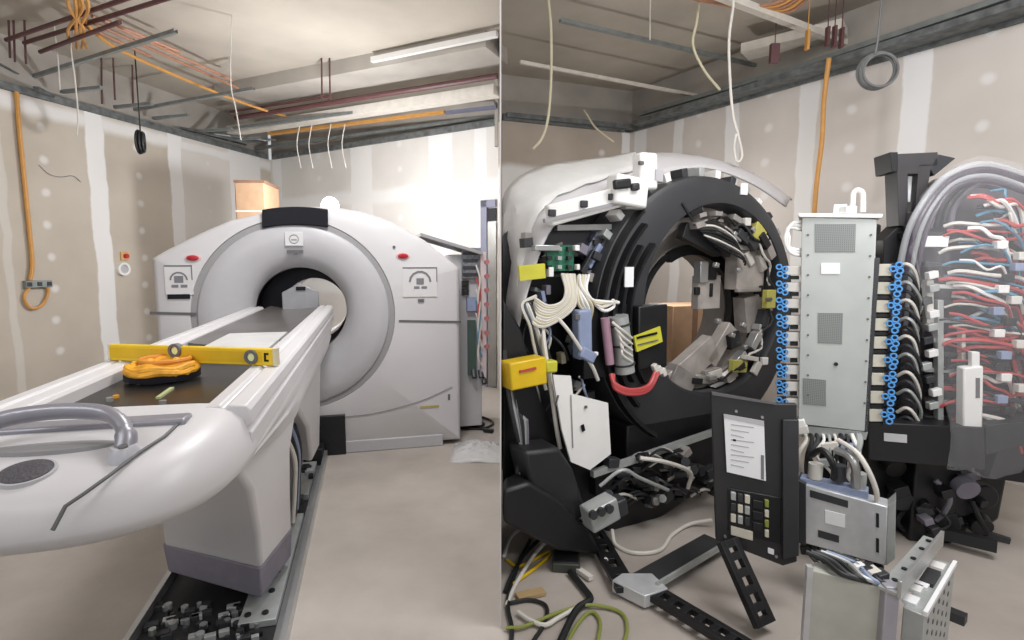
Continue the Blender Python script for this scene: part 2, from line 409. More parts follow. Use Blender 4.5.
for i, (p0, p1) in enumerate((((24, 43), (172, -3)), ((6, 40), (140, -6)), ((40, 52), (120, 22)))):
    run('ceiling_pipe', p0, p1, 3.5-.03*i, .035, .03, M_bpipe, ['dark maroon pipe nearest the middle of the ceiling at upper left', 'dark maroon pipe outermost at the upper left corner', 'short dark maroon pipe below the pair at upper left'][i], 'pipe', pipe=True)
for i, (p0, p1) in enumerate((((82, 18), (238, 88)), ((92, 16), (232, 80)), ((76, 22), (150, 56)), ((104, 20), (180, 52)))):
    run('copper_pipe', p0, p1, 3.56-.02*i, .03, .03, M_orp, ['longest salmon-orange pipe crossing the left room ceiling', 'salmon-orange pipe right beside the longest one', 'short salmon-orange pipe on the near side of the bundle', 'short salmon-orange pipe on the far side of the bundle'][i], 'pipe', pipe=True)
tube_thing('yellow_conduit', [PZ(78, -4, 3.5), PZ(84, 20, 3.5), PZ(120, 50, 3.52), PZ(205, 88, 3.5), PZ(252, 106, 3.45), PZ(285, 116, 3.42)], .016, M_orc, 'long yellow-orange flexible conduit sagging across the left room ceiling', 'conduit')
for i, (a_, b_) in enumerate(((68, 84), (74, 76), (80, 68), (86, 80))):
    tube_thing('yellow_conduit', [PZ(a_, -6, 3.45), PZ(a_+2, 10, 3.42), PZ(b_, 30, 3.45), PZ(b_-2+i*3, 48, 3.5)], .012, M_orc, 'yellow-orange flexible conduit dropping in the tangled bunch at upper left', 'conduit', 'tangled conduits at upper left')
run('maroon_pipe', (236, 118), (497, 76), 3.42, .06, .05, M_bpipe, 'long dark maroon pipe just above the pale beam', 'pipe', pipe=True)
run('pale_beam', (232, 131), (497, 91), 3.36, .17, .10, M_bbeam, 'long pale painted beam crossing under the maroon pipe', 'beam')
run('orange_duct', (270, 134), (445, 112), 3.33, .07, .03, M_orc, 'orange-tan flat duct strip right under the pale beam', 'duct')
run('grey_duct', (445, 113), (497, 107), 3.33, .07, .03, M_frm, 'short blue-grey duct piece at the right end of the orange strip', 'duct')
run('batten_light', (372, 60), (497, 34), 3.62, .05, .05, M_white, 'slim white fluorescent batten fixed to the left room ceiling', 'light')
# dropped concrete beam
a, b = PZ(232, 92, 3.68), PZ(497, 42, 3.68)
struct(MB().bar(a+Vector((0, 0, -.05)), b+Vector((-0.0, 0, -.05)), .5, .16).build('trim_10', M_concd))
run('ceiling_pipe', (230, 112), (330, 96), 3.5, .03, .03, M_bpipe, 'thin maroon pipe stub between the ceiling beam and pale beam', 'pipe', pipe=True)
for p0, p1, y_, in (((77, 48), (79, 112), 5.4),):
    tube_thing('hanging_wire', [P(76, 20, 5.0), P(71, 45, 5.0), P(75, 80, 5.0), P(78, 115, 5.0), P(77, 135, 5.0)], .006, M_pale, 'pale wire hanging down in front of the left side wall', 'wire')
tube_thing('hanging_wire', [P(56, 45, 5.2), P(58, 60, 5.2), P(60, 90, 5.2)], .006, M_pale, 'short pale wire hanging left of the longer one at upper left', 'wire')
tube_thing('hanging_wire', [P(233, -2, 5.0), P(231, 40, 5.0), P(231, 85, 5.0), P(236, 110, 5.0), P(241, 140, 5.0)], .005, M_pale, 'pale wire hanging in the middle of the left room ceiling', 'wire')
for i, px in enumerate((300, 312, 331, 345)):
    tube_thing('dangling_wire', [P(px, 124, 6.95), P(px-3, 145, 6.95), P(px+1, 168, 6.95)], .005, M_pale, 'thin pale wire end dangling before the bright back wall', 'wire', 'dangling wire ends at the back wall')
for px, ya, yb, Y in ((102, 66, 104, 6.0), (133, 76, 105, 6.2), (115, 85, 100, 6.0), (322, 70, 100, 6.0), (330, 70, 100, 6.0), (10, 36, 58, 5.1), (15, 38, 62, 5.1), (26, 40, 64, 5.1)):
    a = P(px, ya, Y); b = P(px, yb, Y); o = MB().cyl(Vector((a.x, a.y, HC)), b, .009, 6).build('hanger_rod', M_bpipe); recentre(o); tag(o, 'thin dark hanger rod dropping from the left room ceiling', 'rod', 'hanger rods')
# upper-left clutter: small cable tray along the corner
for i in range(7):
    tube_thing('tray_cable', [PZ(-4+i*2, 62+i*5, 3.4), PZ(40+i*12, 84+i*5, 3.35), PZ(120+i*10, 112+i*3, 3.3), PZ(240+i*6, 146-i, 3.28)], .012, [M_tray, M_dgrey, M_stud][i % 3], 'dark cable lying in the run above the side wall', 'cable', 'cables above the left side wall')
# coil hanging
cc = P(141, 142, 5.5)
o = MB()
for i in range(5): o.torus(cc+Vector((.012*i-.02, .01*(i % 2), 0)), .085-.004*i, .011, (1, .25+.05*i, 0), 24, 6)
o.v = [Vector((v.x, v.y, cc.z+(v.z-cc.z)*1.25)) for v in o.v]
recentre(o.tube([cc+Vector((0, 0, .1)), Vector((cc.x, cc.y, 3.7))], .006, 6).build('cable_coil', M_bcab)); o = bpy.data.objects['cable_coil']
tag(o, 'small dark cable coil hanging at the top of the left side wall', 'cable coil')
# yellow conduits and box on the side wall
nL = (Vector((LC.x, LC.y, 0))-Vector((LN2.x, LN2.y, 0))).normalized(); nL = Vector((nL.y, -nL.x, 0))
def WL(px, py, k=.03): return wpt(px, py, lc, ln2)[1]+nL*k
tube_thing('wall_conduit', [WL(14, 92), WL(17, 130), WL(22, 180), WL(27, 230), WL(30, 262), WL(28, 280)], .019, M_orc, 'yellow-brown corrugated conduit running down the left side wall to the outlet box', 'conduit')
tube_thing('wall_conduit', [WL(28, 286), WL(22, 297), WL(28, 308), WL(40, 305), WL(46, 292), WL(43, 284)], .014, M_orc, 'looped yellow conduit end under the outlet box', 'conduit')
bx_ = empty('outlet_box', WL(36, 284, .0), 'grey metal outlet box on the left side wall below the conduit', 'outlet box', math.atan2(nL.y, nL.x)+PI/2)
MB().box((-.12, -.05, -.035), (.12, 0, .035)).build('box_body', M_stud, bx_, .004)
for k in (-.09, 0, .09): MB().box((k-.02, -.056, -.02), (k+.02, -.05, .02)).build('box_cover', M_dgrey, bx_)
bx_ = empty('emergency_switch', WL(124, 256, .0), 'small orange switch plate on the wall left of the scanner', 'switch', math.atan2(nL.y, nL.x)+PI/2)
MB().box((-.05, -.02, -.05), (.05, 0, .05)).build('plate', mat('orange_plate', (214, 170, 110), .5), bx_, .004)
MB().cyl((0, -.02, 0), (0, -.05, 0), .026).build('knob', M_red, bx_)
bx_ = empty('pipe_sleeve', WL(122, 269, .0), 'white round pipe sleeve set in the wall below the orange switch', 'sleeve', math.atan2(nL.y, nL.x)+PI/2)
MB().ringlathe([(.05, 0), (.075, 0), (.075, -.04), (.05, -.04)], n=24).build('ring', M_white, bx_)
MB().ringlathe([(0, -.012), (.05, -.012), (.05, -.02), (0, -.02)], n=24).build('plug', M_shell2, bx_)
tube_thing('wall_scribble_wire', [WL(38, 165, .012), WL(48, 174, .012), WL(60, 177, .012), WL(72, 176, .012), WL(80, 182, .012)], .003, M_print, 'thin grey wire lying against the left side wall', 'wire')
# tall cardboard crate behind the scanner
c0 = P(230, 215, 6.0)
cr = empty('cardboard_crate', (c0.x+.20, 6.25, 0), 'tall brown cardboard crate standing behind the left of the scanner', 'crate', math.radians(6))
zt = P(240, 181, 6.0).z
MB().box((-.15, -.25, 0), (.15, .3, zt)).build('crate_body', M_card, cr, .006)
MB().box((-.153, -.25, 0.02), (-.15, .29, zt-.02)).build('side_panel', M_cardd, cr)
MB().box((-.156, -.256, zt-.33), (.156, .305, zt-.315)).build('strap', M_paper, cr)
MB().box((-.16, -.26, zt-.02), (.16, .31, zt+.01)).build('lid', M_cardd, cr)
# work lamp
lp = P(330, 206, 5.25)
fl = empty('work_lamp', (lp.x, lp.y, lp.z-.2), 'glaring white work lamp just above the top of the white scanner', 'lamp')
ga = Vector((math.sin(L.a), -math.cos(L.a), 0)); bk0 = L.loc(lp).y-.905
MB().tube([(0, .03, .2), (0, .03, .06), Vector((0, .03, .0))+ga*bk0], .012, 10).build('clamp_arm', M_dgrey, fl)
MB().ringlathe([(0, .04), (.06, .04), (.08, -.0), (.0, -.0)], (0, .2), 24).build('housing', M_dgrey, fl)
MB().ringlathe([(0, -.002), (.085, -.002), (.075, -.02), (0, -.05)], (0, .2), 24).build('lens', mat('lamp_glow', (255, 255, 255), .5, noise=0, emit=30), fl)
pl = bpy.data.lights.new('work_lamp_light', 'POINT'); pl.energy = 115; pl.shadow_soft_size = .08; pl.color = (.97, .98, 1)
po = bpy.data.objects.new('work_lamp_light', pl); COL.objects.link(po); po.location = (lp.x-.05, lp.y+.35, lp.z+.15)
pl = bpy.data.lights.new('bore_fill_light', 'POINT'); pl.energy = 26; pl.shadow_soft_size = .08; pl.color = (1, .97, .94)  # added unseen fill light, brightens the view through the black ring
po = bpy.data.objects.new('bore_fill_light', pl); COL.objects.link(po); po.location = (1.6, 5.0, 1.7)

# ------------------------------------------------------------------ LEFT ROOM: scanner
g = empty('scanner_gantry', (L.x, L.y0, 0), 'white closed scanner gantry with round bore, standing behind the patient table', 'scanner', L.a)
gc = (L.y(297, 316).x, L.y(297, 316).z)     # ring centre
RR = (L.y(297, 222).z-L.y(297, 409).z)/2+.0
outl = [(L.y(px, py).x, L.y(px, py).z) for px, py in ((150, 258), (168, 248), (200, 232), (228, 220), (262, 212), (300, 206), (330, 206), (362, 211), (392, 221), (425, 240), (460, 268))]
xl, xr = outl[0][0], outl[-1][0]
outl = [(xl, .03)]+outl+[(xr, .03)]
def polyray(c, a, poly):
    best = None; dx, dz = math.cos(a), math.sin(a)
    for i in range(len(poly)):
        (x0, z0), (x1, z1) = poly[i], poly[(i+1) % len(poly)]
        ex, ez = x1-x0, z1-z0; det = dx*ez-dz*ex
        if abs(det) < 1e-9: continue
        t = ((x0-c[0])*ez-(z0-c[1])*ex)/det; u = ((x0-c[0])*dz-(z0-c[1])*dx)/det
        if t > 0 and -1e-6 <= u <= 1+1e-6 and (best is None or t < best): best = t
    return best
angs = [2*PI*i/180 for i in range(180)]
for p in outl: angs.append(math.atan2(p[1]-gc[1], p[0]-gc[0]) % (2*PI))
angs = sorted(set(round(a, 5) for a in angs))
def cs(r_or_poly, y, sh=0):
    if isinstance(r_or_poly, (int, float)): return [(gc[0]+r_or_poly*math.cos(a), y, gc[1]+r_or_poly*math.sin(a)) for a in angs]
    o_ = []
    for a in angs:
        t = polyray(gc, a, r_or_poly)-sh; o_.append((gc[0]+t*math.cos(a), y, gc[1]+t*math.sin(a)))
    return o_
MB().loft([cs(RR+.012, .9), cs(outl, .9), cs(outl, .06), cs(outl, .02, .012), cs(outl, 0, .045), cs(RR+.02, -.0), cs(RR+.012, .02), cs(RR+.012, .9)], cap=False).build('front_cover', M_shell, g, angle=50)
MB().ringlathe([(RR+.014, .006), (RR-.035, .006), (RR-.035, .05), (RR+.014, .05)], gc, 96).build('ring_groove', M_groove, g)
rb_ = .345; bc = (gc[0]+.022, gc[1]+.03)
def bell(n=96):
    prof = [(RR-.025, .03, 0), (RR-.027, .0, 0), (RR-.04, -.012, 0), (RR-.14, -.014, .0), (RR-.26, .004, .25), (rb_+.07, .035, .7), (rb_+.03, .065, .9), (rb_+.008, .11, 1), (rb_, .16, 1)]
    secs = []
    for r, y, k in prof:
        c = (gc[0]+(bc[0]-gc[0])*k, gc[1]+(bc[1]-gc[1])*k)
        secs.append([(c[0]+r*math.cos(2*PI*i/n), y, c[1]+r*math.sin(2*PI*i/n)) for i in range(n)])
    return secs
MB().loft(bell(), cap=False).build('bell_cover', M_shell2, g, angle=60)
def bl_(rows_, name, m):
    return MB().loft([[(bc[0]+dx+r*math.cos(2*PI*i/72), y, bc[1]+r*math.sin(2*PI*i/72)) for i in range(72)] for y, r, dx in rows_], cap=False).build(name, m, g)
bl_(((.155, rb_, 0), (.34, rb_, 0), (.345, .255, .085), (.36, .255, .085), (.36, rb_+.03, 0), (.155, rb_+.03, 0)), 'bore_liner', M_vis)
bl_(((.36, .255, .085), (.85, .25, .085), (.85, .28, .085), (.36, .28, .085)), 'rear_bore_liner', mat('pale_liner', (212, 210, 210), .45, noise=.02))
# display visor on top of the ring
MB().loft([[(L.y(px, 208+((px-296)/34)**2*3.2 if j in (0, 3) else 224, y).x, y, L.y(px, (207 if j in (0, 3) else 225)+((px-296)/34)**2*3.0, 0).z) for j, y in ((0, -.03), (1, -.03), (2, .1), (3, .1))] for px in range(262, 330, 6)]).build('display_visor', M_vis, g, .006)
# seams, plinth, labels
def strip(px0, py0, px1, py1, th, name, m, y=-.002):
    a, b = L.y(px0, py0, y), L.y(px1, py1, y); return MB().bar(a, b, th, .006, up=(0, 1, 0)).build(name, m, g)
strip(399, 321, 461, 322, .018, 'panel_seam', M_seam); strip(150, 313, 196, 314, .02, 'panel_seam', M_seam)
MB().tube(catmull([L.y(*q, -.002) for q in ((330, 418), (375, 413), (420, 401), (452, 387))], 6), .006, 6).build('panel_seam', M_groove, g)
MB().box((L.y(345, 440).x, -.012, .0), (L.y(443, 440).x, .3, .10)).build('foot_cover', M_shell2, g, .008)
a, b = L.y(286, 446, -.03), L.y(345, 415, -.03); MB().box((a.x, -.035, .0), (b.x, .02, b.z)).build('recess_shade', M_black2, g, .004)  # black block gives the shade of an open recess at the base
for s_, q in (('left', (166, 265, 192, 295)), ('right', (403, 267, 437, 297))):
    a, b = L.y(q[0], q[3], -.004), L.y(q[2], q[1], -.004)
    pn = MB().box((a.x, -.008, a.z), (b.x, 0.004, b.z)).build('sticker', mat('sticker_grey', (212, 210, 210), .6, noise=.02), g)
    cx_, cz_ = (a.x+b.x)/2, (a.z+b.z)/2; w_ = (b.x-a.x)
    MB().box((a.x, -.010, b.z-.012), (b.x, -.008, b.z)).box((b.x-.008, -.010, cz_), (b.x, -.008, b.z)).build('printed_frame', M_print, pn)
    mb = MB().ringlathe([(w_*.27, -.009), (w_*.33, -.009), (w_*.33, -.011), (w_*.27, -.011)], (cx_, cz_), 7, a0=0, a1=PI)
    mb.box((cx_-.03, -.011, cz_-.02), (cx_+.03, -.009, cz_+.03)).box((cx_-.05, -.011, cz_-.055), (cx_-.005, -.009, cz_-.035)).box((cx_+.01, -.011, cz_-.055), (cx_+.055, -.009, cz_-.035))
    mb.build('printed_mark', M_print, pn)
a, b = L.y(168, 299, 0), L.y(190, 294, 0); MB().box((a.x, -.01, a.z), (b.x, .004, b.z)).build('nameplate', M_vis, g)
a, b = L.y(418, 302, 0), L.y(424, 299, 0); MB().box((a.x, -.01, a.z), (b.x, .004, b.z)).build('status_dot', M_seam, g)
for px, py in ((193, 258), (403, 256)):
    c = L.y(px, py); mb = MB(); mb.loft([[(c.x+.045*s2*math.cos(t*PI/12), y, c.z+.022*s2*math.sin(t*PI/12)) for t in range(24)] for y, s2 in ((.005, 1.25), (-.006, 1.2), (-.007, 1.0))]); mb.build('button_bezel', mat('pink_bezel', (220, 180, 182), .5, noise=0), g)
    mb = MB(); mb.loft([[(c.x+.045*s2*math.cos(t*PI/12), y, c.z+.022*s2*math.sin(t*PI/12)) for t in range(24)] for y, s2 in ((0, .95), (-.016, .9), (-.022, .6))]); mb.build('stop_button', M_red, g)
c = L.y(394, 247); MB().cyl((c.x, .01, c.z), (c.x, -.008, c.z), .012, 12).build('indicator', M_seam, g)
a, b = L.y(285, 246, -.014), L.y(303, 232, -.014); MB().box((a.x, -.022, a.z), (b.x, -.01, b.z)).build('emblem_plate', mat('pale_plate', (205, 204, 205), .4, noise=0), g, .004)
c = L.y(294, 239, -.02); MB().torus((c.x, -.022, c.z), .032, .004, (0, 1, 0), 24, 6).box((c.x-.02, -.024, c.z-.012), (c.x+.02, -.02, c.z+.0)).build('emblem', M_groove, g)
a, b = L.y(287, 253, -.014), L.y(303, 250, -.014); MB().box((a.x, -.018, a.z), (b.x, -.01, b.z)).box(((a.x+b.x)/2-.012, -.018, a.z-.015), ((a.x+b.x)/2+.012, -.01, a.z)).build('name_strip', M_seam, g)
a, b = L.y(420, 408), L.y(439, 405); MB().box((a.x, -.006, a.z), (b.x, .004, b.z)).build('rating_label', mat('gold_label', (176, 160, 100), .5), g)
a, b = L.y(448, 400), L.y(450, 394); MB().box((a.x, -.006, a.z), (b.x, .004, b.z)).build('latch', M_seam, g)
# roof line of the rear unit and open electronics wing on the right
a, b = L.y(420, 233, .25), L.y(482, 252, .25)
MB().slab([(a.x, .2, a.z), (b.x, .2, b.z), (b.x, .75, b.z), (a.x, .75, a.z)], (0, 0, -.03)).build('rear_roof', M_groove, g, .004)
y_ = .3
def lw(px, py, y=y_): return L.y(px, py, y)
a, b = lw(461, 400), lw(484, 250); xw0, xw1 = xr-.02, b.x
MB().box((xw0, .32, .05), (xw1-.02, .75, b.z-.04)).build('rear_side_frame', M_shell2, g, .005)
a, b = lw(462, 278), lw(480, 248); MB().box((a.x, .27, a.z), (b.x, .32, b.z)).build('control_module', mat('module_grey', (120, 124, 130), .5, noise=.3, scale=40), g)
for py in (252, 259, 266, 273): a = lw(463, py, .262); b = lw(478, py+3, .262); MB().box((a.x, .262, a.z), (b.x, .275, b.z)).build('module_slot', M_dgrey, g)
for py in (283, 288, 293): a = lw(463, py, .3); MB().box((a.x-.01, .29, a.z-.02), (a.x+.05, .32, a.z+.02)).build('relay', M_bcab, g)
a = lw(471, 304); MB().box((a.x-.04, .27, a.z-.06), (a.x+.04, .32, a.z+.06)).build('blue_module', M_slate, g)
a, b = lw(468, 375), lw(475, 320); MB().box((a.x, .27, a.z), (b.x, .32, b.z)).build('green_rail', mat('dark_green_rail', (66, 84, 78), .5), g)
a, b = lw(480, 378), lw(485, 252); MB().box((a.x, .25, a.z), (b.x, .29, b.z)).build('bracket_rail', mat('pink_grey_rail', (206, 190, 190), .5), g, .003)
for i in range(7):
    c = lw(486, 262+i*14, .26); MB().cyl((c.x, .26, c.z), (c.x+.0, .20, c.z), .02, 12).build('hose_port', mat('faded_red_port', (176, 110, 112), .5), g)
for i in range(5):
    p = [lw(476, 265+i*12, .24), lw(480, 280+i*12, .22), lw(478, 300+i*14, .22), lw(482, 330+i*9, .23)]
    MB().tube(catmull(p, 5), .008, 6).build('wire', [M_pale, M_redc, M_pale, M_blue, M_pale][i], g)
for px, py in ((474, 374), (481, 374), (484, 380)): c = lw(px, py, .26); MB().cyl((c.x, .24, c.z-.03), (c.x, .28, c.z+.03), .025, 10).build('caster', M_dgrey, g)
# phantom on a holder inside the bore
ph = L.world((bc[0]+.0, .08, 0)); pz = bc[1]+.015
pt = empty('test_phantom', (ph.x, ph.y, pz-.1), 'clear-grey hexagonal test phantom at the far end of the patient table', 'phantom', L.a)
MB().prism([(.16*math.cos(a), .16+.15*math.sin(a)) for a in [PI/6+PI/3*i for i in range(6)]], 0, .03).build('disc_plate', mat('phantom_grey', (150, 150, 154), .3, .2), pt, .006)
MB().box((-.03, -.01, .25), (.04, 0, .28)).build('label', M_vis, pt)
MB().cyl((-.06, -.012, .08), (-.06, 0.01, .08), .02).build('knob', M_vis, pt)
MB().box((-.2, -.03, -.04), (.2, .12, .0)).box((-.1, .0, 0), (-.06, .03, .05)).box((.06, .0, 0), (.1, .03, .05)).build('holder', M_dgrey, pt, .005)

# ------------------------------------------------------------------ LEFT ROOM: patient table
tb = empty('patient_table', (T.x, T.y0, 0), 'long white patient table with grey grab handle reaching into the scanner bore', 'patient table', T.a)
TZ = 1.215; CXT = -.02
KX = .92
def rail(s):
    pr = [(.215, TZ-.05), (.215, TZ-.015), (.225, TZ-.004), (.262, TZ), (.268, TZ-.008), (.276, TZ-.008), (.282, TZ), (.325, TZ-.004), (.335, TZ-.016), (.337, TZ-.05), (.328, TZ-.055), (.328, TZ-.065), (.337, TZ-.07), (.335, TZ-.12), (.30, TZ-.12)]
    sec = lambda y: [(CXT+s*x*KX, y, z) for x, z in pr]
    return MB().loft([sec(-.99), sec(2.06)])
for s in (1, -1): rail(s).build('side_rail', M_shell, tb, .004, angle=30)
def usec(y, dz):
    b_ = TZ-.12-dz
    pr = [(-.27, TZ-.115), (.27, TZ-.115), (.306, TZ-.12), (.308, TZ-.12-dz*.15), (.295, TZ-.12-dz*.42), (.30, TZ-.12-dz*.5), (.275-.04*(1-dz/.19), b_), (-.275, b_), (-.30, TZ-.12-dz*.5), (-.308, TZ-.12-dz*.1)]
    return [(CXT+x, y, z) for x, z in pr]
MB().loft([usec(-.99, .04), usec(-.75, .09), usec(-.35, .16), usec(0, .19), usec(1.85, .19)]).build('under_cover', M_shell, tb, .008)
CZ = TZ-.045
MB().box((CXT-.198, -1.03, CZ-.05), (CXT+.198, 2.2, CZ)).build('cradle_bed', M_cradle, tb)
MB().loft([[(CXT+x, y, CZ+.01+.02*(x/.2)**2) for x in [-.19+.038*i for i in range(11)]]+[(CXT+x, y, CZ-.01) for x in [.19-.038*i for i in range(11)]] for y in (.25, 2.3)]).build('cradle', mat('carbon_grey', (98, 94, 92), .3, noise=.12, scale=4), tb)
MB().box((CXT-.08, -.05, CZ+.02), (CXT+.185, .5, CZ+.034)).build('cradle_panel', mat('bright_panel', (200, 200, 198), .35), tb)
for px, py in ((110, 401), (163, 404)):
    c = T.z(px, py, CZ); MB().cyl((c.x, c.y, CZ), (c.x, c.y, CZ+.01), .009, 12).build('screw_head', M_alu, tb)
c = T.z(116, 398, CZ); MB().cyl((c.x, c.y, CZ), (c.x, c.y, CZ+.008), .008, 12).build('screw_head', M_amber, tb)
for q in (((93, 408), (120, 413)), ((158, 398), (172, 388))):
    a, b = T.z(*q[0], CZ+.003), T.z(*q[1], CZ+.003); MB().bar(a, b, .012, .006).build('position_mark', mat('pale_green', (170, 178, 130), .5), tb)
# end cover
def nose_sec(z, sh, slope=0, yb=-.95, yt=-1.36, hw=.312):
    out = []
    n = 40
    for i in range(n+1):
        t = PI*i/n; ct, st = math.cos(t), math.sin(t); e = 2/2.7
        x = math.copysign(abs(ct)**e, ct)*(hw-sh); y = yb-(abs(st)**e)*(yb-yt-sh)
        k = max(0, (yb-y)/(yb-yt)); out.append((CXT+x, y, z-slope*k*k))
    return out
secs = [nose_sec(TZ-.165, .14), nose_sec(TZ-.16, .06), nose_sec(TZ-.148, .022), nose_sec(TZ-.13, .004), nose_sec(TZ-.11, .0, .008), nose_sec(TZ-.07, .010, .03), nose_sec(TZ-.035, .022, .045), nose_sec(TZ-.014, .045, .055), nose_sec(TZ-.005, .075, .06), nose_sec(TZ-.002, .13, .06), nose_sec(TZ-.001, .2, .06), nose_sec(TZ, .29, .06)]
MB().loft(secs).build('end_cover', M_shell, tb, angle=60)
def ntop(px, py):
    c = T.z(px, py, TZ-.03)
    for _ in range(5):
        k = max(0, (-.95-c.y)/.41); c = T.z(px, py, TZ-.002-.055*min(k, 1)**2)
    return c
sp_ = [ntop(*q) for q in ((178, 424), (165, 436), (140, 452), (110, 475), (85, 493))]
MB().tube([p+Vector((0, 0, .0)) for p in sp_]+[sp_[-1]+Vector((-.02, -.02, -.012)), sp_[-1]+Vector((-.028, -.045, -.04))], .0035, 6).build('cover_seam', M_seam, tb)
c = ntop(26, 471)
def ztop(y): return TZ-.002-.06*max(0, (-.95-y)/.41)**2
def disc(r, h, dz): return [(c.x+r*math.cos(2*PI*i/40), c.y+r*.9*math.sin(2*PI*i/40), ztop(c.y+r*.9*math.sin(2*PI*i/40))+h) for i in range(40)]
MB().loft([disc(.040, -.02, 0), disc(.040, .0035, 0), disc(.030, .006, 0), disc(.015, .007, 0), disc(.003, .0072, 0)]).build('speaker_grille', mat('grille_dark_grey', (84, 82, 87), .55, noise=.35, scale=300), tb)
MB().loft([disc(.046, -.02, 0), disc(.045, .002, 0), disc(.038, .0022, 0)]).build('grille_rim', M_shell2, tb)
MB().box((CXT-.20, -1.10, TZ-.03), (CXT+.20, -1.045, TZ+.002)).build('cross_strip', M_handle, tb, .006)
cxh = -.03
arch = [(cxh+.14, -1.215, TZ-.02), (cxh+.138, -1.20, TZ+.0), (cxh+.12, -1.175, TZ+.022), (cxh+.085, -1.15, TZ+.036), (cxh+.03, -1.14, TZ+.042), (cxh-.03, -1.14, TZ+.042), (cxh-.085, -1.15, TZ+.036), (cxh-.12, -1.175, TZ+.022), (cxh-.138, -1.20, TZ+.0), (cxh-.14, -1.215, TZ-.02)]
pts = catmull(arch, 6); MB().tube(pts, [.022 if (i < 8 or i > len(pts)-9) else .0175 for i in range(len(pts))], 14, flat=.85).build('grab_handle', M_handle, tb)
for s in (1, -1):
    hb = MB().loft([[(cxh+s*.141+.024*k_*math.cos(2*PI*i/20), -1.22+.034*k_*math.sin(2*PI*i/20), z) for i in range(20)] for z, k_ in ((TZ-.05, 1.05), (TZ-.022, 1), (TZ-.010, .8))]).build('handle_foot', mat('silver_plastic', (196, 196, 202), .3, .2, noise=0), tb)
    MB().cyl((cxh+s*.146, -1.232, TZ-.02), (cxh+s*.146, -1.236, TZ-.006), .008, 12).build('screw_cap', M_seam, hb)
MB().loft([[(cxh+.11*k_*math.cos(2*PI*i/28), -1.175+.028*k_*math.sin(2*PI*i/28), z) for i in range(28)] for z, k_ in ((TZ-.04, 1), (TZ-.016, 1), (TZ-.015, .9))]).build('handle_recess', M_groove, tb)
# pedestal: front leg shroud, rear leg shroud
zb = .10
def quad(pts2, z): return [(x, y, z) for x, y in pts2]
MB().loft([quad([(-.39, .33), (.085, .02), (.17, .36), (-.3, .65)], .24), quad([(-.35, .2), (.11, -.10), (.18, .3), (-.3, .55)], .45), quad([(-.19, -.3), (.165, -.45), (.235, -.02), (-.25, .1)], .78), quad([(-.19, -.5), (.165, -.66), (.255, .12), (-.25, .2)], .96)]).build('front_leg_cover', M_shell, tb, .02, seg=3)
MB().loft([quad([(-.385, .35), (.08, .03), (.16, .36), (-.3, .65)], zb), quad([(-.395, .33), (.09, .01), (.172, .36), (-.3, .65)], .25)]).build('leg_skirt', M_pur, tb, .01)
MB().loft([quad([(.0, 1.25), (.19, 1.12), (.21, 1.42), (.0, 1.5)], .30), quad([(-.05, .95), (.215, .8), (.24, 1.25), (-.05, 1.3)], .62), quad([(-.2, .3), (.245, .1), (.262, 1.15), (-.2, 1.2)], .94)]).build('rear_leg_cover', M_shell, tb, .02)
MB().loft([quad([(-.2, .45), (.10, .3), (.10, 1.1), (-.2, 1.1)], .07), quad([(-.2, .2), (.12, .1), (.12, 1.1), (-.2, 1.1)], .9)]).build('lift_column', M_dgrey, tb, .01)
for i in range(4):
    MB().tube(catmull([(.12, .45+.1*i, .74), (.17, .52+.07*i, .55), (.155, .6+.06*i, .35), (.13, .65+.08*i, .14)], 5), .012, 8).build('hose', [M_pale, M_bcab, M_slate, M_bcab][i], tb)
# base frame on the floor
bf = empty('table_base_frame', (T.x, T.y0, 0), 'steel floor frame with side rails under the patient table', 'base frame', T.a)
for x, (y0_, y1_) in ((.20, (-.95, 2.0)), (-.40, (-.95, 1.9))):
    MB().box((x-.012, y0_, .0), (x+.012, y1_, .07)).box((x-.05, y0_, 0), (x-.012, y1_, .012)).build('side_channel', M_alu, bf)
MB().box((-.388, -.95, .002), (.15, 1.9, .02)).build('floor_plate', M_black, bf)
MB().box((.0, -.05, .02), (.15, .95, .05)).box((.02, 1.2, .02), (.15, 1.8, .06)).build('mounting_plate', M_zinc, bf, .003)
for i in range(5):
    for j in range(2): MB().cyl((.03+.07*j, .0+.16*i, .05), (.03+.07*j, .0+.16*i, .058), .014, 10).build('bolt_hole', M_bcab, bf)
for i in range(26):
    x = rnd.uniform(-.32, .05); y = rnd.uniform(-.85, -.15) if x > -.3 else -.5; s_ = rnd.uniform(.015, .04)
    if y > -.42 and x > -.15 : continue
    if i % 3: MB().cyl((x, y, .02), (x, y, .02+s_*1.2), s_*.6, 10).build('fitting', rnd.choice([M_dgrey, M_alu, M_black2, M_dgrey]), bf)
    else: MB().box((x-s_, y-s_*.6, .02), (x+s_, y+s_*.6, .02+s_), ).build('bracket', rnd.choice([M_dgrey, M_black2, M_dgrey]), bf, .003)
for i in range(80):
    q = T.z(rnd.uniform(150, 262), rnd.uniform(604, 639), .03); s_ = rnd.uniform(.006, .018)
    if i % 3: MB().cyl((q.x, q.y, .02), (q.x, q.y, .03+s_), s_, 10).build('fitting', rnd.choice([M_alu, M_dgrey, M_zinc, M_black2]), bf)
    else: MB().obox((q.x, q.y, .03), (s_*1.6, s_*.3, 0), (-s_*.2, s_, 0), (0, 0, .012)).build('bracket', rnd.choice([M_zinc, M_dgrey]), bf, .002)
for k in range(3):
    MB().bar((-.3+.16*k, -.9, .03), (-.3+.16*k, -.2, .03), .03, .03).build('cross_rail', M_dgrey, bf)
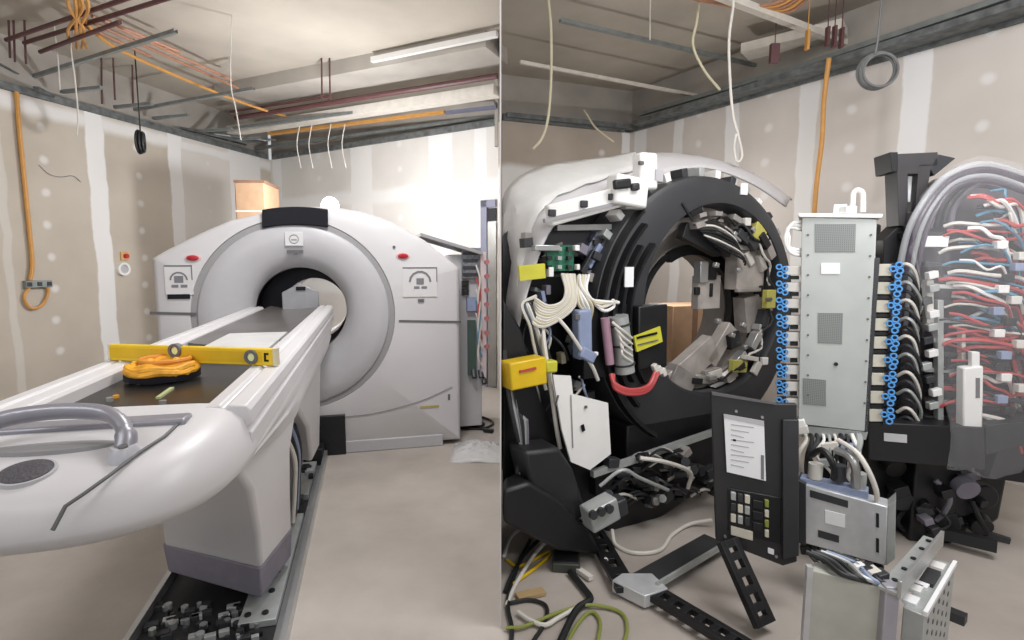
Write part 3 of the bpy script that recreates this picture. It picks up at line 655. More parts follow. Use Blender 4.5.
for i in range(12):
    x = rnd.uniform(.0, .15); y = rnd.uniform(1.0, 1.85); s_ = rnd.uniform(.015, .035)
    MB().box((x-s_, y-s_, .06), (x+s_*.6, y+s_, .07+s_)).build('bracket', rnd.choice([M_dgrey, M_black2, M_zinc]), bf, .003)
MB().box((.05, 1.83, .0), (.19, 2.0, .14)).build('end_block', M_black2, bf, .005)
MB().bar((.1, -.93, .05), (.1, -.5, .05), .06, .06).build('cross_rail', M_zinc, bf)
# spirit level across the rails
a = T.z(113, 352, TZ+.028); b = T.z(275, 357, TZ+.028); a.z = b.z = TZ+.0285
lv = empty('spirit_level', T.world((a+b)/2)-Vector((0, 0, .028)), 'long yellow spirit level lying across both table rails', 'spirit level', T.a+math.atan2(b.y-a.y, b.x-a.x))
hl = (b-a).length/2
MB().box((-hl, -.012, 0), (hl, .012, .055)).build('body', M_yel, lv, .003)
MB().box((-hl, -.0135, .010), (hl-.04, -.012, .045)).build('web', mat('web_yellow', (208, 168, 24), .5), lv)
MB().box((hl, -.013, 0), (hl+.008, .013, .056)).build('end_cap', M_cream, lv); MB().box((-hl-.008, -.013, 0), (-hl, .013, .056)).build('end_cap', M_cream, lv)
for x in (-.05, hl-.075):
    v = MB().ringlathe([(.014, -.02), (.023, -.02), (.023, .0), (.014, 0)], (x, .028 if x > 0 else .042), 24).build('vial_ring', M_seam, lv)
    MB().ringlathe([(0, -.014), (.0145, -.014), (.0145, 0), (0, 0)], (x, .028 if x > 0 else .042), 24).build('vial', mat('vial_green', (228, 232, 170), .2, noise=0), v)
MB().box((hl-.03, -.0145, .014), (hl-.024, -.012, .042)).box((hl-.03, -.0145, .036), (hl-.015, -.012, .042)).box((hl-.03, -.0145, .014), (hl-.015, -.012, .02)).build('printed_mark', M_vis, lv)
# yellow coiled strap on the cradle
c = T.z(163, 372, TZ-.02); c = T.world(c)
st = empty('coiled_strap', (c.x, c.y, TZ-.036), 'flat yellow coil with black underside lying on the cradle beneath the level', 'strap coil')
MB().tube([(0, 0, 0), (0, 0, .018)], .108, 36).build('black_base', M_vis, st)
mb = MB()
for k, (r_, z_) in enumerate(((.098, .026), (.092, .036), (.076, .042), (.058, .045), (.04, .046))):
    mb.tube([(r_*math.cos(2*PI*i/36)*(1+.03*math.sin(3*i+k)), r_*math.sin(2*PI*i/36), z_+.004*math.sin(i*.9+k)) for i in range(36)], .012, 8, True)
mb.tube([(0, 0, .015), (0, 0, .045)], .045, 20)
mb.build('strap_coil', M_amber, st)
MB().tube([(.07*math.cos(2*PI*i/24)+.01, .07*math.sin(2*PI*i/24), .058) for i in range(24)], .008, 8, True).build('top_loop', mat('orange_webbing', (206, 132, 40), .6), st)
# small things on the floor at the back right of the left room
def fl3(px, py, z=.012): p = PZ(px, py, z); return p
tube_thing('cable_loop', [fl3(*q) for q in ((456, 416), (470, 414), (490, 420), (492, 425), (480, 428), (466, 421), (462, 416), (474, 418), (484, 424), (475, 426), (458, 425), (462, 428), (480, 429), (490, 431))], .011, M_bcab, 'black cable loop lying on the floor right of the scanner', 'cable')
o = MB().bar(fl3(484, 430, .02), fl3(493, 431, .02), .04, .03).build('cable_plug', M_bcab); recentre(o); tag(o, 'small black plug at the end of the floor cable', 'plug')
mb = MB(); c = PZ(478, 452, .0); n = 14
grid = []
for i in range(n):
    row = []
    for j in range(n):
        u, v = i/(n-1)-.5, j/(n-1)-.5; rr_ = max(0, 1-(u*u+v*v)*3.6)
        row.append((c.x+u*.42, c.y+v*.5, .004+rr_*(.05+.035*rnd.random())))
    grid.append(row)
mb.loft(grid, closed=False, cap=False)
o = mb.build('plastic_bag', mat('crinkled_film', (235, 235, 235), .2, noise=0, alpha=.45), solid=.002, angle=10); recentre(o); tag(o, 'crumpled clear plastic bag on the floor right of the scanner', 'plastic bag')

# ================================================================== RIGHT ROOM
# ceiling runs
XMIN = .012
run('ceiling_channel', (700, -12), (884, 58), 3.45, .06, .05, M_bbeam, 'pale metal channel slanting across the right room ceiling', 'channel')
run('ceiling_channel', (905, 38), (640, 116), 3.3, .05, .04, M_stud, 'galvanised channel meeting the pale one above the grey coil', 'channel')
run('ceiling_channel', (560, 22), (830, 84), 3.5, .035, .03, M_stud, 'thin galvanised channel crossing the middle of the right room ceiling', 'channel')
run('ceiling_channel', (520, 62), (720, 100), 3.4, .03, .03, M_bbeam, 'thin pale channel at mid ceiling left of the hanging white wire', 'channel')
run('ceiling_channel', (1020, -4), (760, 82), 3.28, .05, .04, M_stud, 'long galvanised channel parallel to the top of the right wall', 'channel')
run('cable_tray', (1040, 2), (640, 124), 3.2, .22, .05, M_tray, 'dark cable tray along the top of the right wall', 'cable tray')
run('cable_tray', (505, 116), (632, 128), 3.2, .16, .05, M_tray, 'dark cable tray along the top of the far wall', 'cable tray')
run('duct_box', (745, 52), (845, 28), 3.5, .25, .08, M_bbeam, 'pale box duct hanging near the right wall', 'duct')
for i, (px, ya, yb, Yy) in enumerate(((775, 44, 63, 4.6), (828, 27, 46, 4.4), (835, 26, 47, 4.4), (842, 28, 48, 4.4), (808, 30, 50, 4.5))):
    a, b = P(px, ya, Yy), P(px, yb, Yy); hw_ = .035 if i == 0 else .010
    o = MB().box((a.x-hw_, Yy-.02, b.z), (a.x+hw_, Yy+.02, a.z)).box((a.x-.003, Yy-.003, a.z-.01), (a.x+.003, Yy+.003, HC)).build('hanger_strap', M_bpipe if i != 4 else M_orc); recentre(o)
    tag(o, ['wide dark red-brown hanger at the right room ceiling', 'thin dark hanger left of the close trio by the channels', 'middle thin dark hanger by the crossing channels', 'right thin dark hanger by the crossing channels', 'orange hanger between the dark ones on the right ceiling'][i], 'hanger')
for i in range(5):
    tube_thing('orange_conduit', [PZ(670+i*5, -8, 3.5), PZ(705+i*8, 1+i*1.5, 3.48), PZ(750+i*3, 6+i, 3.46), PZ(775+i*4, 3+i*2, 3.5), PZ(800+i*4, -10, 3.55)], .014, M_orc if i % 2 else M_orp, 'orange conduit sagging in the bunch at the top of the right ceiling', 'conduit', 'orange conduits at the right room ceiling')
tube_thing('yellow_drop_conduit', [P(829, 58, 4.6), P(824, 100, 4.65), P(822, 140, 4.65), P(817, 180, 4.65), P(814, 215, 4.65)], .019, M_orc, 'yellow-brown conduit dropping down the right wall behind the steel cabinet', 'conduit')
tube_thing('hanging_wire', [P(548, -5, 4.2), P(551, 30, 4.2), P(551, 80, 4.2), P(548, 118, 4.2), P(542, 138, 4.2), P(533, 149, 4.2)], .010, M_cream, 'cream wire hanging from the right room ceiling near the dividing edge', 'wire')
tube_thing('hanging_wire', [P(733, 8, 4.0), P(729, 40, 4.0), P(730, 80, 4.0), P(733, 115, 4.0), P(738, 135, 4.0), P(742, 155, 4.0), P(737, 162, 4.0), P(734, 148, 4.0), P(736, 134, 4.0)], .010, M_pale, 'white wire with a looped end hanging above the black ring', 'wire')
tube_thing('dangling_wire', [Vector((P(702, 0, 4.3).x, 4.3, 3.7)), P(697, 20, 4.3), P(693, 45, 4.3), P(704, 70, 4.3), P(720, 90, 4.3)], .010, M_cream, 'cream wire with a slanting lower end left of the white looped wire', 'wire')
tube_thing('dangling_wire', [P(584, 110, 6.1), P(588, 116, 6.05), P(596, 128, 6.0), P(614, 142, 5.98)], .010, M_cream, 'short slanting wire in front of the far wall corner', 'wire')
tube_thing('hanging_wire', [P(650, 12, 4.5), P(650, 28, 4.5), P(650, 40, 4.5)], .005, M_pale, 'faint short wire hanging at the middle of the right ceiling', 'wire')
cc = P(881, 70, 4.1); mb = MB()
for i in range(6): mb.torus(cc+Vector((.0, .012*i, .004*(i % 3))), .115+.005*(i % 3), .009, (.15, 1, .05*(i % 2)), 36, 6)
mb.tube([cc+Vector((-.05, 0, .11)), cc+Vector((-.04, 0, .2)), Vector((cc.x-.02, cc.y, 3.7))], .008, 6)
o = mb.build('cable_coil', mat('grey_cable', (120, 122, 122), .5)); recentre(o); tag(o, 'round grey cable coil hanging high against the right wall', 'cable coil')

# ---------------- open scanner gantry seen from behind
k = empty('open_scanner_gantry', (R.x, R.y0, 0), 'opened scanner gantry with big black ring and bare electronics', 'scanner', R.a)
rcn = (R.y(706, 314).x, R.y(706, 314).z); RO = .835; RI = .585
icn = (R.y(719, 301, .0).x, R.y(719, 301, .0).z)
def clipped(mb, name, m, **kw):
    """keep everything on this side of the dividing boards"""
    wv = [R.world(v) for v in mb.v]
    mb.v = [R.loc(Vector((max(v.x, XMIN), v.y, v.z))) for v in wv]
    return mb.build(name, m, k, **kw)
def RL(px, py, y=0.0): return R.y(px, py, y)
# ring
def twoc(prof, n=96):
    """profile (r, y, kind) kind 0: about the outer centre, 1: about the inner centre"""
    secs = []
    for r, y, kk in prof:
        c = (rcn[0]+(icn[0]-rcn[0])*kk, rcn[1]+(icn[1]-rcn[1])*kk)
        secs.append([(c[0]+r*math.cos(2*PI*i/n), y, c[1]+r*math.sin(2*PI*i/n)) for i in range(n)])
    return secs
clipped(MB().loft(twoc([(RI, .20, 1), (RI, .03, 1), (RI+.015, .0, 1), (RO-.04, .0, 0), (RO-.01, .015, 0), (RO, .05, 0), (RO, .32, 0), (RO-.05, .34, 0)]), cap=False), 'ring_housing', mat('ring_black', (52, 53, 56), .45, noise=.1, scale=5), angle=40)
# raised ribs on the left of the ring
for i, (dr_, a0, a1) in enumerate(((.02, 2.3, 4.2), (.09, 2.35, 3.9), (.15, 2.5, 3.7), (.21, 2.4, 3.8))):
    clipped(MB().ringlathe([(RO-dr_-.025, -.0), (RO-dr_-.02, -.035), (RO-dr_, -.04), (RO-dr_+.008, 0)], rcn, 40, a0=a0, a1=a1), 'ring_rib', M_black2)
MB().bar(RL(682, 203, -.004), RL(693, 221, -.004), .012, .008, up=(0, 1, 0)).build('ring_split', M_bcab, k)
for px, py in ((744, 189), (629, 277)):
    c = RL(px, py, -.04 if px < 700 else -.004); w_ = .03
    MB().obox(c, (w_, 0, 0), (0, .004, 0), (0, 0, .035 if px > 700 else .055)).build('white_sticker', M_paper, k)
# teeth and lugs round the rim
for i in range(16):
    a = math.radians(18+i*9.2); c = Vector((rcn[0]+(RO+.02)*math.cos(a), .1, rcn[1]+(RO+.02)*math.sin(a)))
    MB().obox(c, (.03*math.cos(a), 0, .03*math.sin(a)), (0, .05, 0), (-.022*math.sin(a), 0, .022*math.cos(a))).build('rim_lug', [M_dgrey, M_white, M_zinc][i % 3], k, .004)
# inner drum: machined ring, blocks, far opening
fcn = (RL(693, 312, .32).x, RL(693, 312, .32).z)
def drum(prof, n=72):
    secs = []
    for r, y, kk in prof:
        c = (icn[0]+(fcn[0]-icn[0])*kk, icn[1]+(fcn[1]-icn[1])*kk)
        secs.append([(c[0]+r*math.cos(2*PI*i/n), y, c[1]+r*math.sin(2*PI*i/n)) for i in range(n)])
    return secs
RF = .44
MB().loft(drum([(RI+.01, .20, 0), (RI-.005, .14, 0), (RI-.06, .16, .2), (.50, .30, .8), (RF+.03, .36, 1), (RF, .36, 1), (RF, .42, 1)]), cap=False).build('inner_drum', M_mid, k, solid=.006)
MB().ringlathe([(RF-.02, .42), (RF, .42), (RF, .62), (RF-.02, .62)], fcn, 64).build('bore_tube', mat('bore_tube_grey', (150, 146, 142), .5), k)
MB().ringlathe([(RF-.05, .33), (RF+.02, .33), (RF+.02, .38), (RF-.05, .38)], fcn, 40, a0=-.3, a1=2.1).build('bore_seal', M_bcab, k)
MB().ringlathe([(RF-.015, .33), (RF+.015, .33), (RF+.015, .38), (RF-.015, .38)], fcn, 40, a0=2.1, a1=2*PI-.9).build('bore_seal', M_bcab, k)
MB().ringlathe([(RF-.05, .325), (RF-.01, .325), (RF-.01, .345), (RF-.05, .345)], fcn, 30, a0=-2.6, a1=-1.0).build('bore_lip', M_alu, k)
def ob(px, py, y, w_, h_, d_, name, m, rot=0, bev=.004, par=None, label=None):
    c = RL(px, py, y); cr_, sr = math.cos(rot), math.sin(rot)
    o = MB().obox(c, (w_/2*cr_, 0, w_/2*sr), (0, d_/2, 0), (-h_/2*sr, 0, h_/2*cr_)).build(name, m, par or k, bev)
    if label: o['label'] = label
    return o
M_mid2 = mat('machined_light', (184, 177, 171), .38, .25, noise=.15, scale=10)
ob(745, 262, .12, .26, .36, .10, 'detector_module', M_mid2); ob(748, 248, .06, .20, .03, .03, 'module_bar', M_mid); ob(748, 290, .05, .22, .025, .03, 'module_bar', M_mid)
ob(752, 312, .12, .24, .24, .10, 'detector_module', M_mid, .15); ob(742, 236, .1, .2, .1, .06, 'detector_module', M_mid, -.4)
ob(706, 292, .20, .20, .22, .06, 'cross_bracket', M_mid2); ob(701, 272, .18, .07, .14, .06, 'cross_bracket', M_alu)
ob(697, 291, .165, .04, .05, .02, 'pulley', M_black2); ob(711, 290, .165, .02, .09, .02, 'slot', M_black2); ob(711, 272, .165, .09, .10, .02, 'motor_block', M_black2)
ob(690, 364, .12, .42, .16, .08, 'arc_plate', M_mid2, .55); ob(680, 378, .10, .2, .12, .08, 'arc_plate', M_mid, -.5); ob(718, 344, .12, .3, .09, .08, 'arc_plate', M_mid2, .9)
ob(732, 340, .08, .10, .10, .06, 'motor', M_black2, .3); ob(730, 386, .10, .35, .10, .08, 'lower_block', M_black2, .2)
ob(700, 240, .10, .34, .10, .06, 'upper_block', M_black, -.35); ob(722, 246, .08, .14, .09, .06, 'upper_block', M_dgrey, -.5)
ob(758, 232, .03, .11, .11, .05, 'yellow_terminal', M_yel3, -.3, label='faded yellow terminal block'); ob(746, 222, .03, .05, .05, .04, 'pale_connector', M_pale); ob(768, 236, .03, .07, .035, .04, 'pale_connector', M_pale)
ob(769, 299, -.01, .085, .12, .04, 'yellow_terminal', M_yel3); ob(769, 299, -.035, .06, .02, .01, 'terminal_slot', M_seam)
ob(738, 366, .02, .13, .08, .04, 'yellow_terminal', M_yel3, -.1); ob(750, 358, .0, .14, .03, .03, 'pale_connector', M_pale, -.2); ob(756, 368, .0, .05, .09, .03, 'pale_connector', M_pale, -.6); ob(764, 361, .0, .05, .05, .03, 'pale_connector', M_white)
for px, py in ((705, 222), (716, 265), (743, 325), (732, 335), (718, 321), (745, 347), (728, 248), (738, 270), (700, 225)):
    ob(px, py, .04, .035, .03, .03, 'bolt', M_alu, rnd.uniform(-.5, .5), .006)
for i in range(8):
    p = [RL(694+i*2, 225+i*2, .03), RL(712+i*2, 222+i*4, .01), RL(730+i*2, 232+i*4, .02), RL(738+i, 244+i*3, .04)]
    MB().tube(catmull(p, 5), .007, 6).build('cable', [M_bcab, M_pale, M_dgrey, M_bcab][i % 4], k)
for i in range(46):
    a = rnd.uniform(-1.9, 1.9); r_ = rnd.uniform(.44, .57); m = rnd.choice([M_mid, M_mid2, M_black2, M_dgrey, M_alu, M_pale, M_mid])
    c = Vector((icn[0]-.03+r_*math.cos(a), rnd.uniform(.02, .12), icn[1]+r_*math.sin(a)*1.02)); q = rnd.uniform(.012, .045); t = Vector((-math.sin(a), 0, math.cos(a))); n_ = Vector((math.cos(a), 0, math.sin(a)))
    MB().obox(c, t*q*1.5, (0, .03, 0), n_*q*.7).build('machined_block', m, k, .003)
for i in range(7):
    a0_ = -1.5+i*.42; MB().tube([Vector((icn[0]+(.5+.02*math.sin(j*1.3+i))*math.cos(a0_+j*.08), .01+.015*math.sin(j), icn[1]+(.5+.02*math.sin(j*1.3+i))*math.sin(a0_+j*.08))) for j in range(9)], .008, 6).build('cable', [M_bcab, M_pale, M_dgrey][i % 3], k)
# dark backing plate with the hole for the ring
bp = [(-1.55, .12), (1.0, .12), (1.0, 1.35), (.75, 1.8), (.3, 2.02), (-.35, 2.0), (-1.0, 1.82), (-1.55, 1.55)]
mbk = MB(); angs2 = [2*PI*i/90 for i in range(90)]
def c2(y, r=None):
    o_ = []
    for a in angs2:
        t = r if r else polyray(rcn, a, bp); o_.append((rcn[0]+t*math.cos(a), y, rcn[1]+t*math.sin(a)))
    return o_
mbk.loft([c2(.36, RO-.06), c2(.36), c2(.40), c2(.40, RO-.06), c2(.36, RO-.06)], cap=False)
clipped(mbk, 'back_plate', M_black)
# white front shell seen edge-on above and to the left, with cloudy film
out_c = [(496, 470, .40), (497, 380, .42), (498, 280, .45), (500, 215, .5), (512, 184, .55), (545, 168, .6), (600, 160, .62), (655, 153, .62), (710, 160, .6), (760, 178, .55), (792, 200, .5)]
in_c = [(504, 470, .02), (508, 400, .02), (518, 330, .02), (534, 270, .03), (552, 228, .05), (578, 208, .1), (612, 192, .2), (655, 176, .3), (705, 168, .35), (752, 184, .38), (786, 207, .40)]
def rows():
    oc = catmull([RL(*q) for q in out_c], 5); ic = catmull([RL(*q) for q in in_c], 5); r_ = []
    for i, (a, b) in enumerate(zip(oc, ic)):
        row = []
        for j in range(9):
            t = j/8; p = a.lerp(b, t); p.z += .03*math.sin(PI*t)+.006*math.sin(i*1.7+j*2.1)*(0 < j < 8); p.x += .006*math.sin(i*1.1+j*1.7)*(0 < j < 8); row.append(p)
        r_.append(row)
    return r_
mb = MB(); mb.loft(rows(), closed=False, cap=False)
clipped(mb, 'front_shell', M_shell, solid=.012, angle=60)
mb = MB(); rr = rows(); mb.loft([[p+Vector((0, -.02, .014)) for p in row[:7]] for row in rr[8:34]], closed=False, cap=False)
clipped(mb, 'film_wrap', M_film2, solid=.003, angle=20)
# white hinge arm
a, b = RL(548, 216, .0), RL(622, 196, .0)
MB().bar(a, b, .11, .05, up=(0, 1, 0)).build('hinge_arm', M_white, k, .01)
MB().bar(RL(544, 221, -.03), RL(640, 198, -.03), .02, .02, up=(0, 1, 0)).build('arm_edge', M_groove, k)
ob(627, 192, -.02, .22, .16, .10, 'hinge_block', M_white, -.1, .015); ob(645, 172, -.01, .12, .20, .08, 'hinge_block', M_white, .05, .015)
ob(622, 184, -.08, .11, .05, .03, 'slot', M_bcab, .15, .01); ob(635, 187, -.08, .05, .04, .03, 'slot', M_dgrey, .15, .01)
ob(641, 163, -.06, .03, .02, .02, 'bolt', M_seam); 
for px, py in ((552, 213), (584, 204), (612, 197)): ob(px, py, -.035, .04, .035, .02, 'bolt', M_dgrey)
ob(655, 176, -.02, .07, .07, .06, 'latch', M_shell2); ob(632, 205, -.02, .12, .05, .05, 'latch', M_groove)
# electronics on the left
MB().bar(RL(556, 228, .1), RL(610, 227, .1), .03, .03, up=(0, 1, 0)).build('rail', M_alu, k)
ob(580, 243, .22, .55, .16, .10, 'control_box', M_dgrey); ob(600, 250, .15, .2, .2, .08, 'heat_sink', mat('grey_blue_metal', (110, 114, 130), .4, .4, noise=.5, scale=40), -.6)
for i in range(6): ob(588+i*6, 262-i*6, .09, .035, .15, .03, 'heat_fin', M_slate if i % 2 else M_dgrey, -.6)
pcb = ob(560, 258, .02, .165, .135, .012, 'circuit_board', M_green, 0, 0)
for i in range(9): ob(549+(i % 3)*10, 249+(i//3)*9, -.0, .025, .02, .02, 'chip', [M_bcab, M_zinc, M_dgrey][i % 3], 0, 0)
ob(550, 272, .0, .03, .05, .03, 'white_relay', M_white); ob(576, 248, .0, .03, .03, .03, 'white_relay', M_white); ob(577, 267, .0, .02, .03, .03, 'white_relay', M_white)
ob(546, 248, .0, .15, .03, .04, 'rail', M_alu)
yl = ob(532, 272, -.02, .15, .075, .012, 'caution_label', M_yel2, .08, 0)
for i in range(9):
    p = [RL(562+i*1.5, 274, .0), RL(566+i, 290+i*2, -.05), RL(562-i*2, 302+i*3, -.06), RL(548-i*2, 306+i*2, -.05), RL(534, 298+i*2, .0)]
    MB().tube(catmull(p, 5), .009, 6).build('cable', [M_pale, M_cream, M_pale][i % 3], k)
for i in range(8):
    p = [RL(578+i*1.5, 275, .02), RL(580+i, 285+i, -.03), RL(588+i*2, 296+i*2, -.05), RL(596+i*2.5, 300+i, -.04), RL(620-i, 303-i*.5, -.05)] if i % 2 else [RL(578+i, 276, .02), RL(577+i, 292, -.03), RL(580+i*2, 306, -.05), RL(590, 314+i, -.02)]
    MB().tube(catmull(p, 5), .009, 6).build('cable', [M_cream, M_white, M_pale][i % 3], k)
for i in range(5):
    p = [RL(536-i*3, 296+i*4, .0), RL(522+i*2, 305, -.03), RL(530+i*2, 326, -.05), RL(535+i*4, 350+i*3, -.03), RL(546+i*3, 390+i*4, -.06)]
    MB().tube(catmull(p, 5), .009, 6).build('cable', [M_pale, M_dgrey, M_zinc, M_pale, M_dgrey][i], k)
MB().tube(catmull([RL(542, 322, -.03), RL(545, 350, -.08), RL(551, 388, -.1), RL(556, 425, -.1), RL(560, 448, -.08)], 5), .012, 8).build('cable', M_pale, k)
MB().tube(catmull([RL(556, 316, -.05), RL(568, 330, -.1), RL(580, 348, -.1), RL(592, 366, -.1), RL(598, 380, -.08)], 5), .010, 8).build('cable', M_pale, k)
ob(582, 334, -.06, .085, .26, .07, 'slate_block', M_slate, .04, .01); ob(577, 317, -.10, .03, .03, .02, 'bolt', M_seam); ob(592, 354, -.1, .07, .02, .02, 'pale_connector', M_white, .0); ob(587, 355, -.1, .10, .06, .04, 'slate_block', M_slate, -.5, .01)
a, b = RL(605, 318, -.08), RL(610, 364, -.08); MB().cyl(a, b, .024, 14).build('purple_tube', M_purp, k)
a, b = RL(618, 316, -.06), RL(625, 372, -.06); cp = MB().cyl(a, b, .055, 20).build('capacitor', M_zinc, k)
for t in (.15, .5, .85): c = a.lerp(b, t); MB().torus(c, .057, .006, (b-a), 20, 6).build('clamp', M_dgrey, cp)
for i in range(5): p = [RL(612+i*3, 322+i*5, -.12), RL(622, 330+i*6, -.14), RL(632, 338+i*6, -.11)]; MB().tube(catmull(p, 4), .007, 6).build('wire', M_pale, k)
ob(600, 340, .05, .3, .4, .12, 'dark_module', M_black2); ob(648, 336, -.03, .21, .36, .09, 'dark_box', M_black2, .03, .008)
wl = ob(648, 339, -.09, .19, .09, .012, 'caution_label', M_yel2, .24, 0, label='yellow warning label on black box')
MB().bar(RL(637, 338, -.1), RL(657, 333, -.1), .012, .006, up=(0, 1, 0)).build('printed_line', M_vis, wl)
MB().bar(RL(638, 345, -.1), RL(658, 340, -.1), .006, .006, up=(0, 1, 0)).build('printed_line', M_seam, wl)
for i in range(3):
    MB().tube(catmull([RL(611+i, 374, -.1), RL(615, 384+i*2, -.13), RL(630, 390+i*2, -.15), RL(648, 386+i*2, -.13), RL(656+i*2, 370, -.1)], 6), .012, 8).build('red_hose', M_redc, k)
for i in range(3): ob(655+i*4, 368+i*2, -.1, .03, .05, .03, 'pale_connector', M_pale, .5, .005)
yb_ = ob(524, 372, -.12, .20, .135, .10, 'yellow_box', M_yel, .08, .008, label='yellow component box')
ob(528, 370, -.175, .09, .012, .006, 'red_mark', M_redc, .1, 0, par=k); ob(549, 366, -.12, .07, .06, .06, 'yellow_box', M_yel2, .0, .01)
for i in range(46):
    px = rnd.uniform(524, 604); py = rnd.uniform(236, 400)
    if px < 524+(py-236)*0.0: continue
    m = rnd.choice([M_dgrey, M_zinc, M_slate, M_dgrey, M_black, M_mid, M_pur, M_cream]); w_ = rnd.uniform(.02, .07); h_ = rnd.uniform(.015, .06)
    ob(px, py, rnd.uniform(.06, .2), w_, h_, .05, 'component', m, rnd.uniform(-.5, .5), .002)
for i in range(14):
    x_ = rnd.uniform(526, 590); y_ = rnd.uniform(300, 390)
    MB().tube(catmull([RL(x_, y_, .05), RL(x_+rnd.uniform(-12, 14), y_+rnd.uniform(10, 20), .0), RL(x_+rnd.uniform(-10, 20), y_+rnd.uniform(24, 44), .03)], 5), .007, 6).build('wire', [M_dgrey, M_pale, M_slate, M_zinc][i % 4], k)
# white sheet metal plate
pts = [RL(553, 375, -.15), RL(571, 376, -.15), RL(573, 394, -.15), RL(608, 403, -.15), RL(611, 454, -.15), RL(590, 470, -.15), RL(571, 462, -.15), RL(562, 430, -.15)]
wp = MB().slab(pts, (0, .012, 0)).build('white_plate', M_white, k)
MB().bar(RL(571, 395, -.155), RL(573, 448, -.155), .004, .004, up=(0, 1, 0)).build('fold_line', M_groove, wp)
ob(583, 428, -.157, .018, .035, .006, 'slot', M_vis, .3, 0, par=k); ob(586, 407, -.157, .014, .014, .006, 'slot', M_seam, 0, 0); ob(557, 400, -.157, .008, .05, .006, 'slot', M_seam, -.3, 0)
# lower body covers
lowp = [(503, 300), (522, 330), (540, 400), (566, 442), (600, 470), (610, 500), (598, 536), (560, 520), (503, 500)]
mb = MB().slab([RL(px, py, -.02) for px, py in lowp], (0, .25, 0)); clipped(mb, 'lower_cover', M_black2, bevel=.01)
mb = MB().slab([RL(px, py, -.22) for px, py in ((524, 452), (560, 448), (574, 470), (588, 512), (572, 530), (536, 512))], (0, .18, 0)); clipped(mb, 'foot_cover', M_black, bevel=.02)
mb = MB().slab([RL(px, py, -.25) for px, py in ((503, 490), (530, 482), (560, 500), (590, 530), (604, 556), (560, 552), (503, 524))], (0, .15, 0)); clipped(mb, 'foot_cover', M_black2, bevel=.02)
for i in range(7):
    p = [RL(504+i*2, 350+i*10, -.06), RL(508+i*2, 390+i*6, -.1), RL(514+i*2, 420, -.12), RL(520+i, 450+i*3, -.1), RL(516+i, 482, -.12)]
    mb = MB().tube(catmull(p, 4), .012, 6); clipped(mb, 'cable', [M_dgrey, M_zinc, M_pur, M_dgrey][i % 4])
# floor of machinery under the ring
ob(690, 432, .1, 1.2, .30, .2, 'support_beam', M_black2, .0, .01)
MB().bar(RL(592, 474, -.12), RL(716, 431, -.05), .035, .03, up=(0, 1, 0)).build('edge_bar', M_zinc, k)
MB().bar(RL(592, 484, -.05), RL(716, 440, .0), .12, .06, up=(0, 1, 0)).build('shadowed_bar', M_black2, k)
ob(655, 480, .12, 1.0, .32, .25, 'dark_mass', M_black2, .3, .02)
for i in range(92):
    px = rnd.uniform(606, 714); py = 462-(px-600)*.12+rnd.uniform(0, 48); y = rnd.uniform(-.12, -.02)
    s_ = rnd.uniform(.02, .055)
    m = rnd.choice([M_black, M_dgrey, M_zinc, M_dgrey, M_bcab, M_black2, M_mid, M_black2])
    c = RL(px, py, y)
    if i % 3 == 0: MB().cyl(c, c+Vector((rnd.uniform(-.04, .04), -.05, .02)), s_*.5, 12).build('fitting', m, k)
    elif i % 3 == 1: ob(px, py, y, s_*1.4, s_, .05, 'bracket', m, rnd.uniform(-.6, .6), .003)
    else:
        p = [c, c+Vector((.05, -.04, .05)), c+Vector((.12, -.03, .03)), c+Vector((.2, -.01, -.02))]
        MB().tube(catmull(p, 4), .008, 6).build('cable', rnd.choice([M_zinc, M_dgrey, M_pale, M_bcab]), k)
ob(600, 512, -.3, .17, .12, .10, 'connector_block', M_zinc, .25, .01); ob(617, 506, -.3, .08, .09, .08, 'connector_block', M_dgrey, .2, .01)
for px, py in ((592, 514), (600, 511), (608, 508)): c = RL(px, py, -.36); MB().cyl(c, c+Vector((0, -.02, 0)), .022, 14).build('socket', M_dgrey, k)
MB().tube(catmull([RL(640, 458, -.2), RL(665, 462, -.25), RL(690, 472, -.2), RL(688, 488, -.15)], 5), .012, 8).build('cable', M_pale, k)
MB().tube(catmull([RL(600, 486, -.2), RL(622, 470, -.25), RL(640, 478, -.25), RL(668, 490, -.2)], 5), .01, 8).build('cable', M_zinc, k)
# back part of the gantry on the right behind the cabinet
ob(840, 300, .25, .55, 1.2, .25, 'side_housing', M_black, 0, .02)

# ---------------- floor frame: slotted black bars, steel bracket and beam
def slotted(p, q, wd, th, n, name, parent, base):
    p, q = Vector(p)-base, Vector(q)-base; d = (q-p); l = d.length; d.normalize(); s_ = d.cross(Vector((0, 0, 1))).normalized(); u = s_.cross(d)
    mb = MB(); m_ = (p+q)/2
    for sg in (-1, 1): mb.obox(m_+s_*sg*wd*.36, d*(l/2), s_*wd*.14, u*(th/2))
    step = l/n
    for i in range(n+1):
        c = p+d*(i*step); hw_ = step*.24
        if i == 0: c += d*hw_
        if i == n: c -= d*hw_
        mb.obox(c, d*hw_, s_*wd*.23, u*(th/2-.0005))
    return mb.build(name, M_black2, parent, .002)
bo = PZ(625, 600, 0); bo.z = 0
fr = empty('floor_frame', bo, 'black slotted floor bars joined by a bright steel bracket and beam', 'floor frame')
zf = .05
slotted(PZ(588, 520, zf), PZ(627, 590, zf), .10, .03, 5, 'slotted_bar', fr, bo)
slotted(PZ(646, 588, zf), PZ(748, 650, zf), .10, .03, 7, 'slotted_bar', fr, bo)
pa, pb = PZ(714, 516, .22), PZ(768, 650, .04)
slotted(P(727, 540, 2.28), P(765, 625, 2.10), .11, .03, 5, 'slotted_leg', fr, bo)
a, b = PZ(612, 578, zf+.02)-bo, PZ(660, 600, zf+.02)-bo
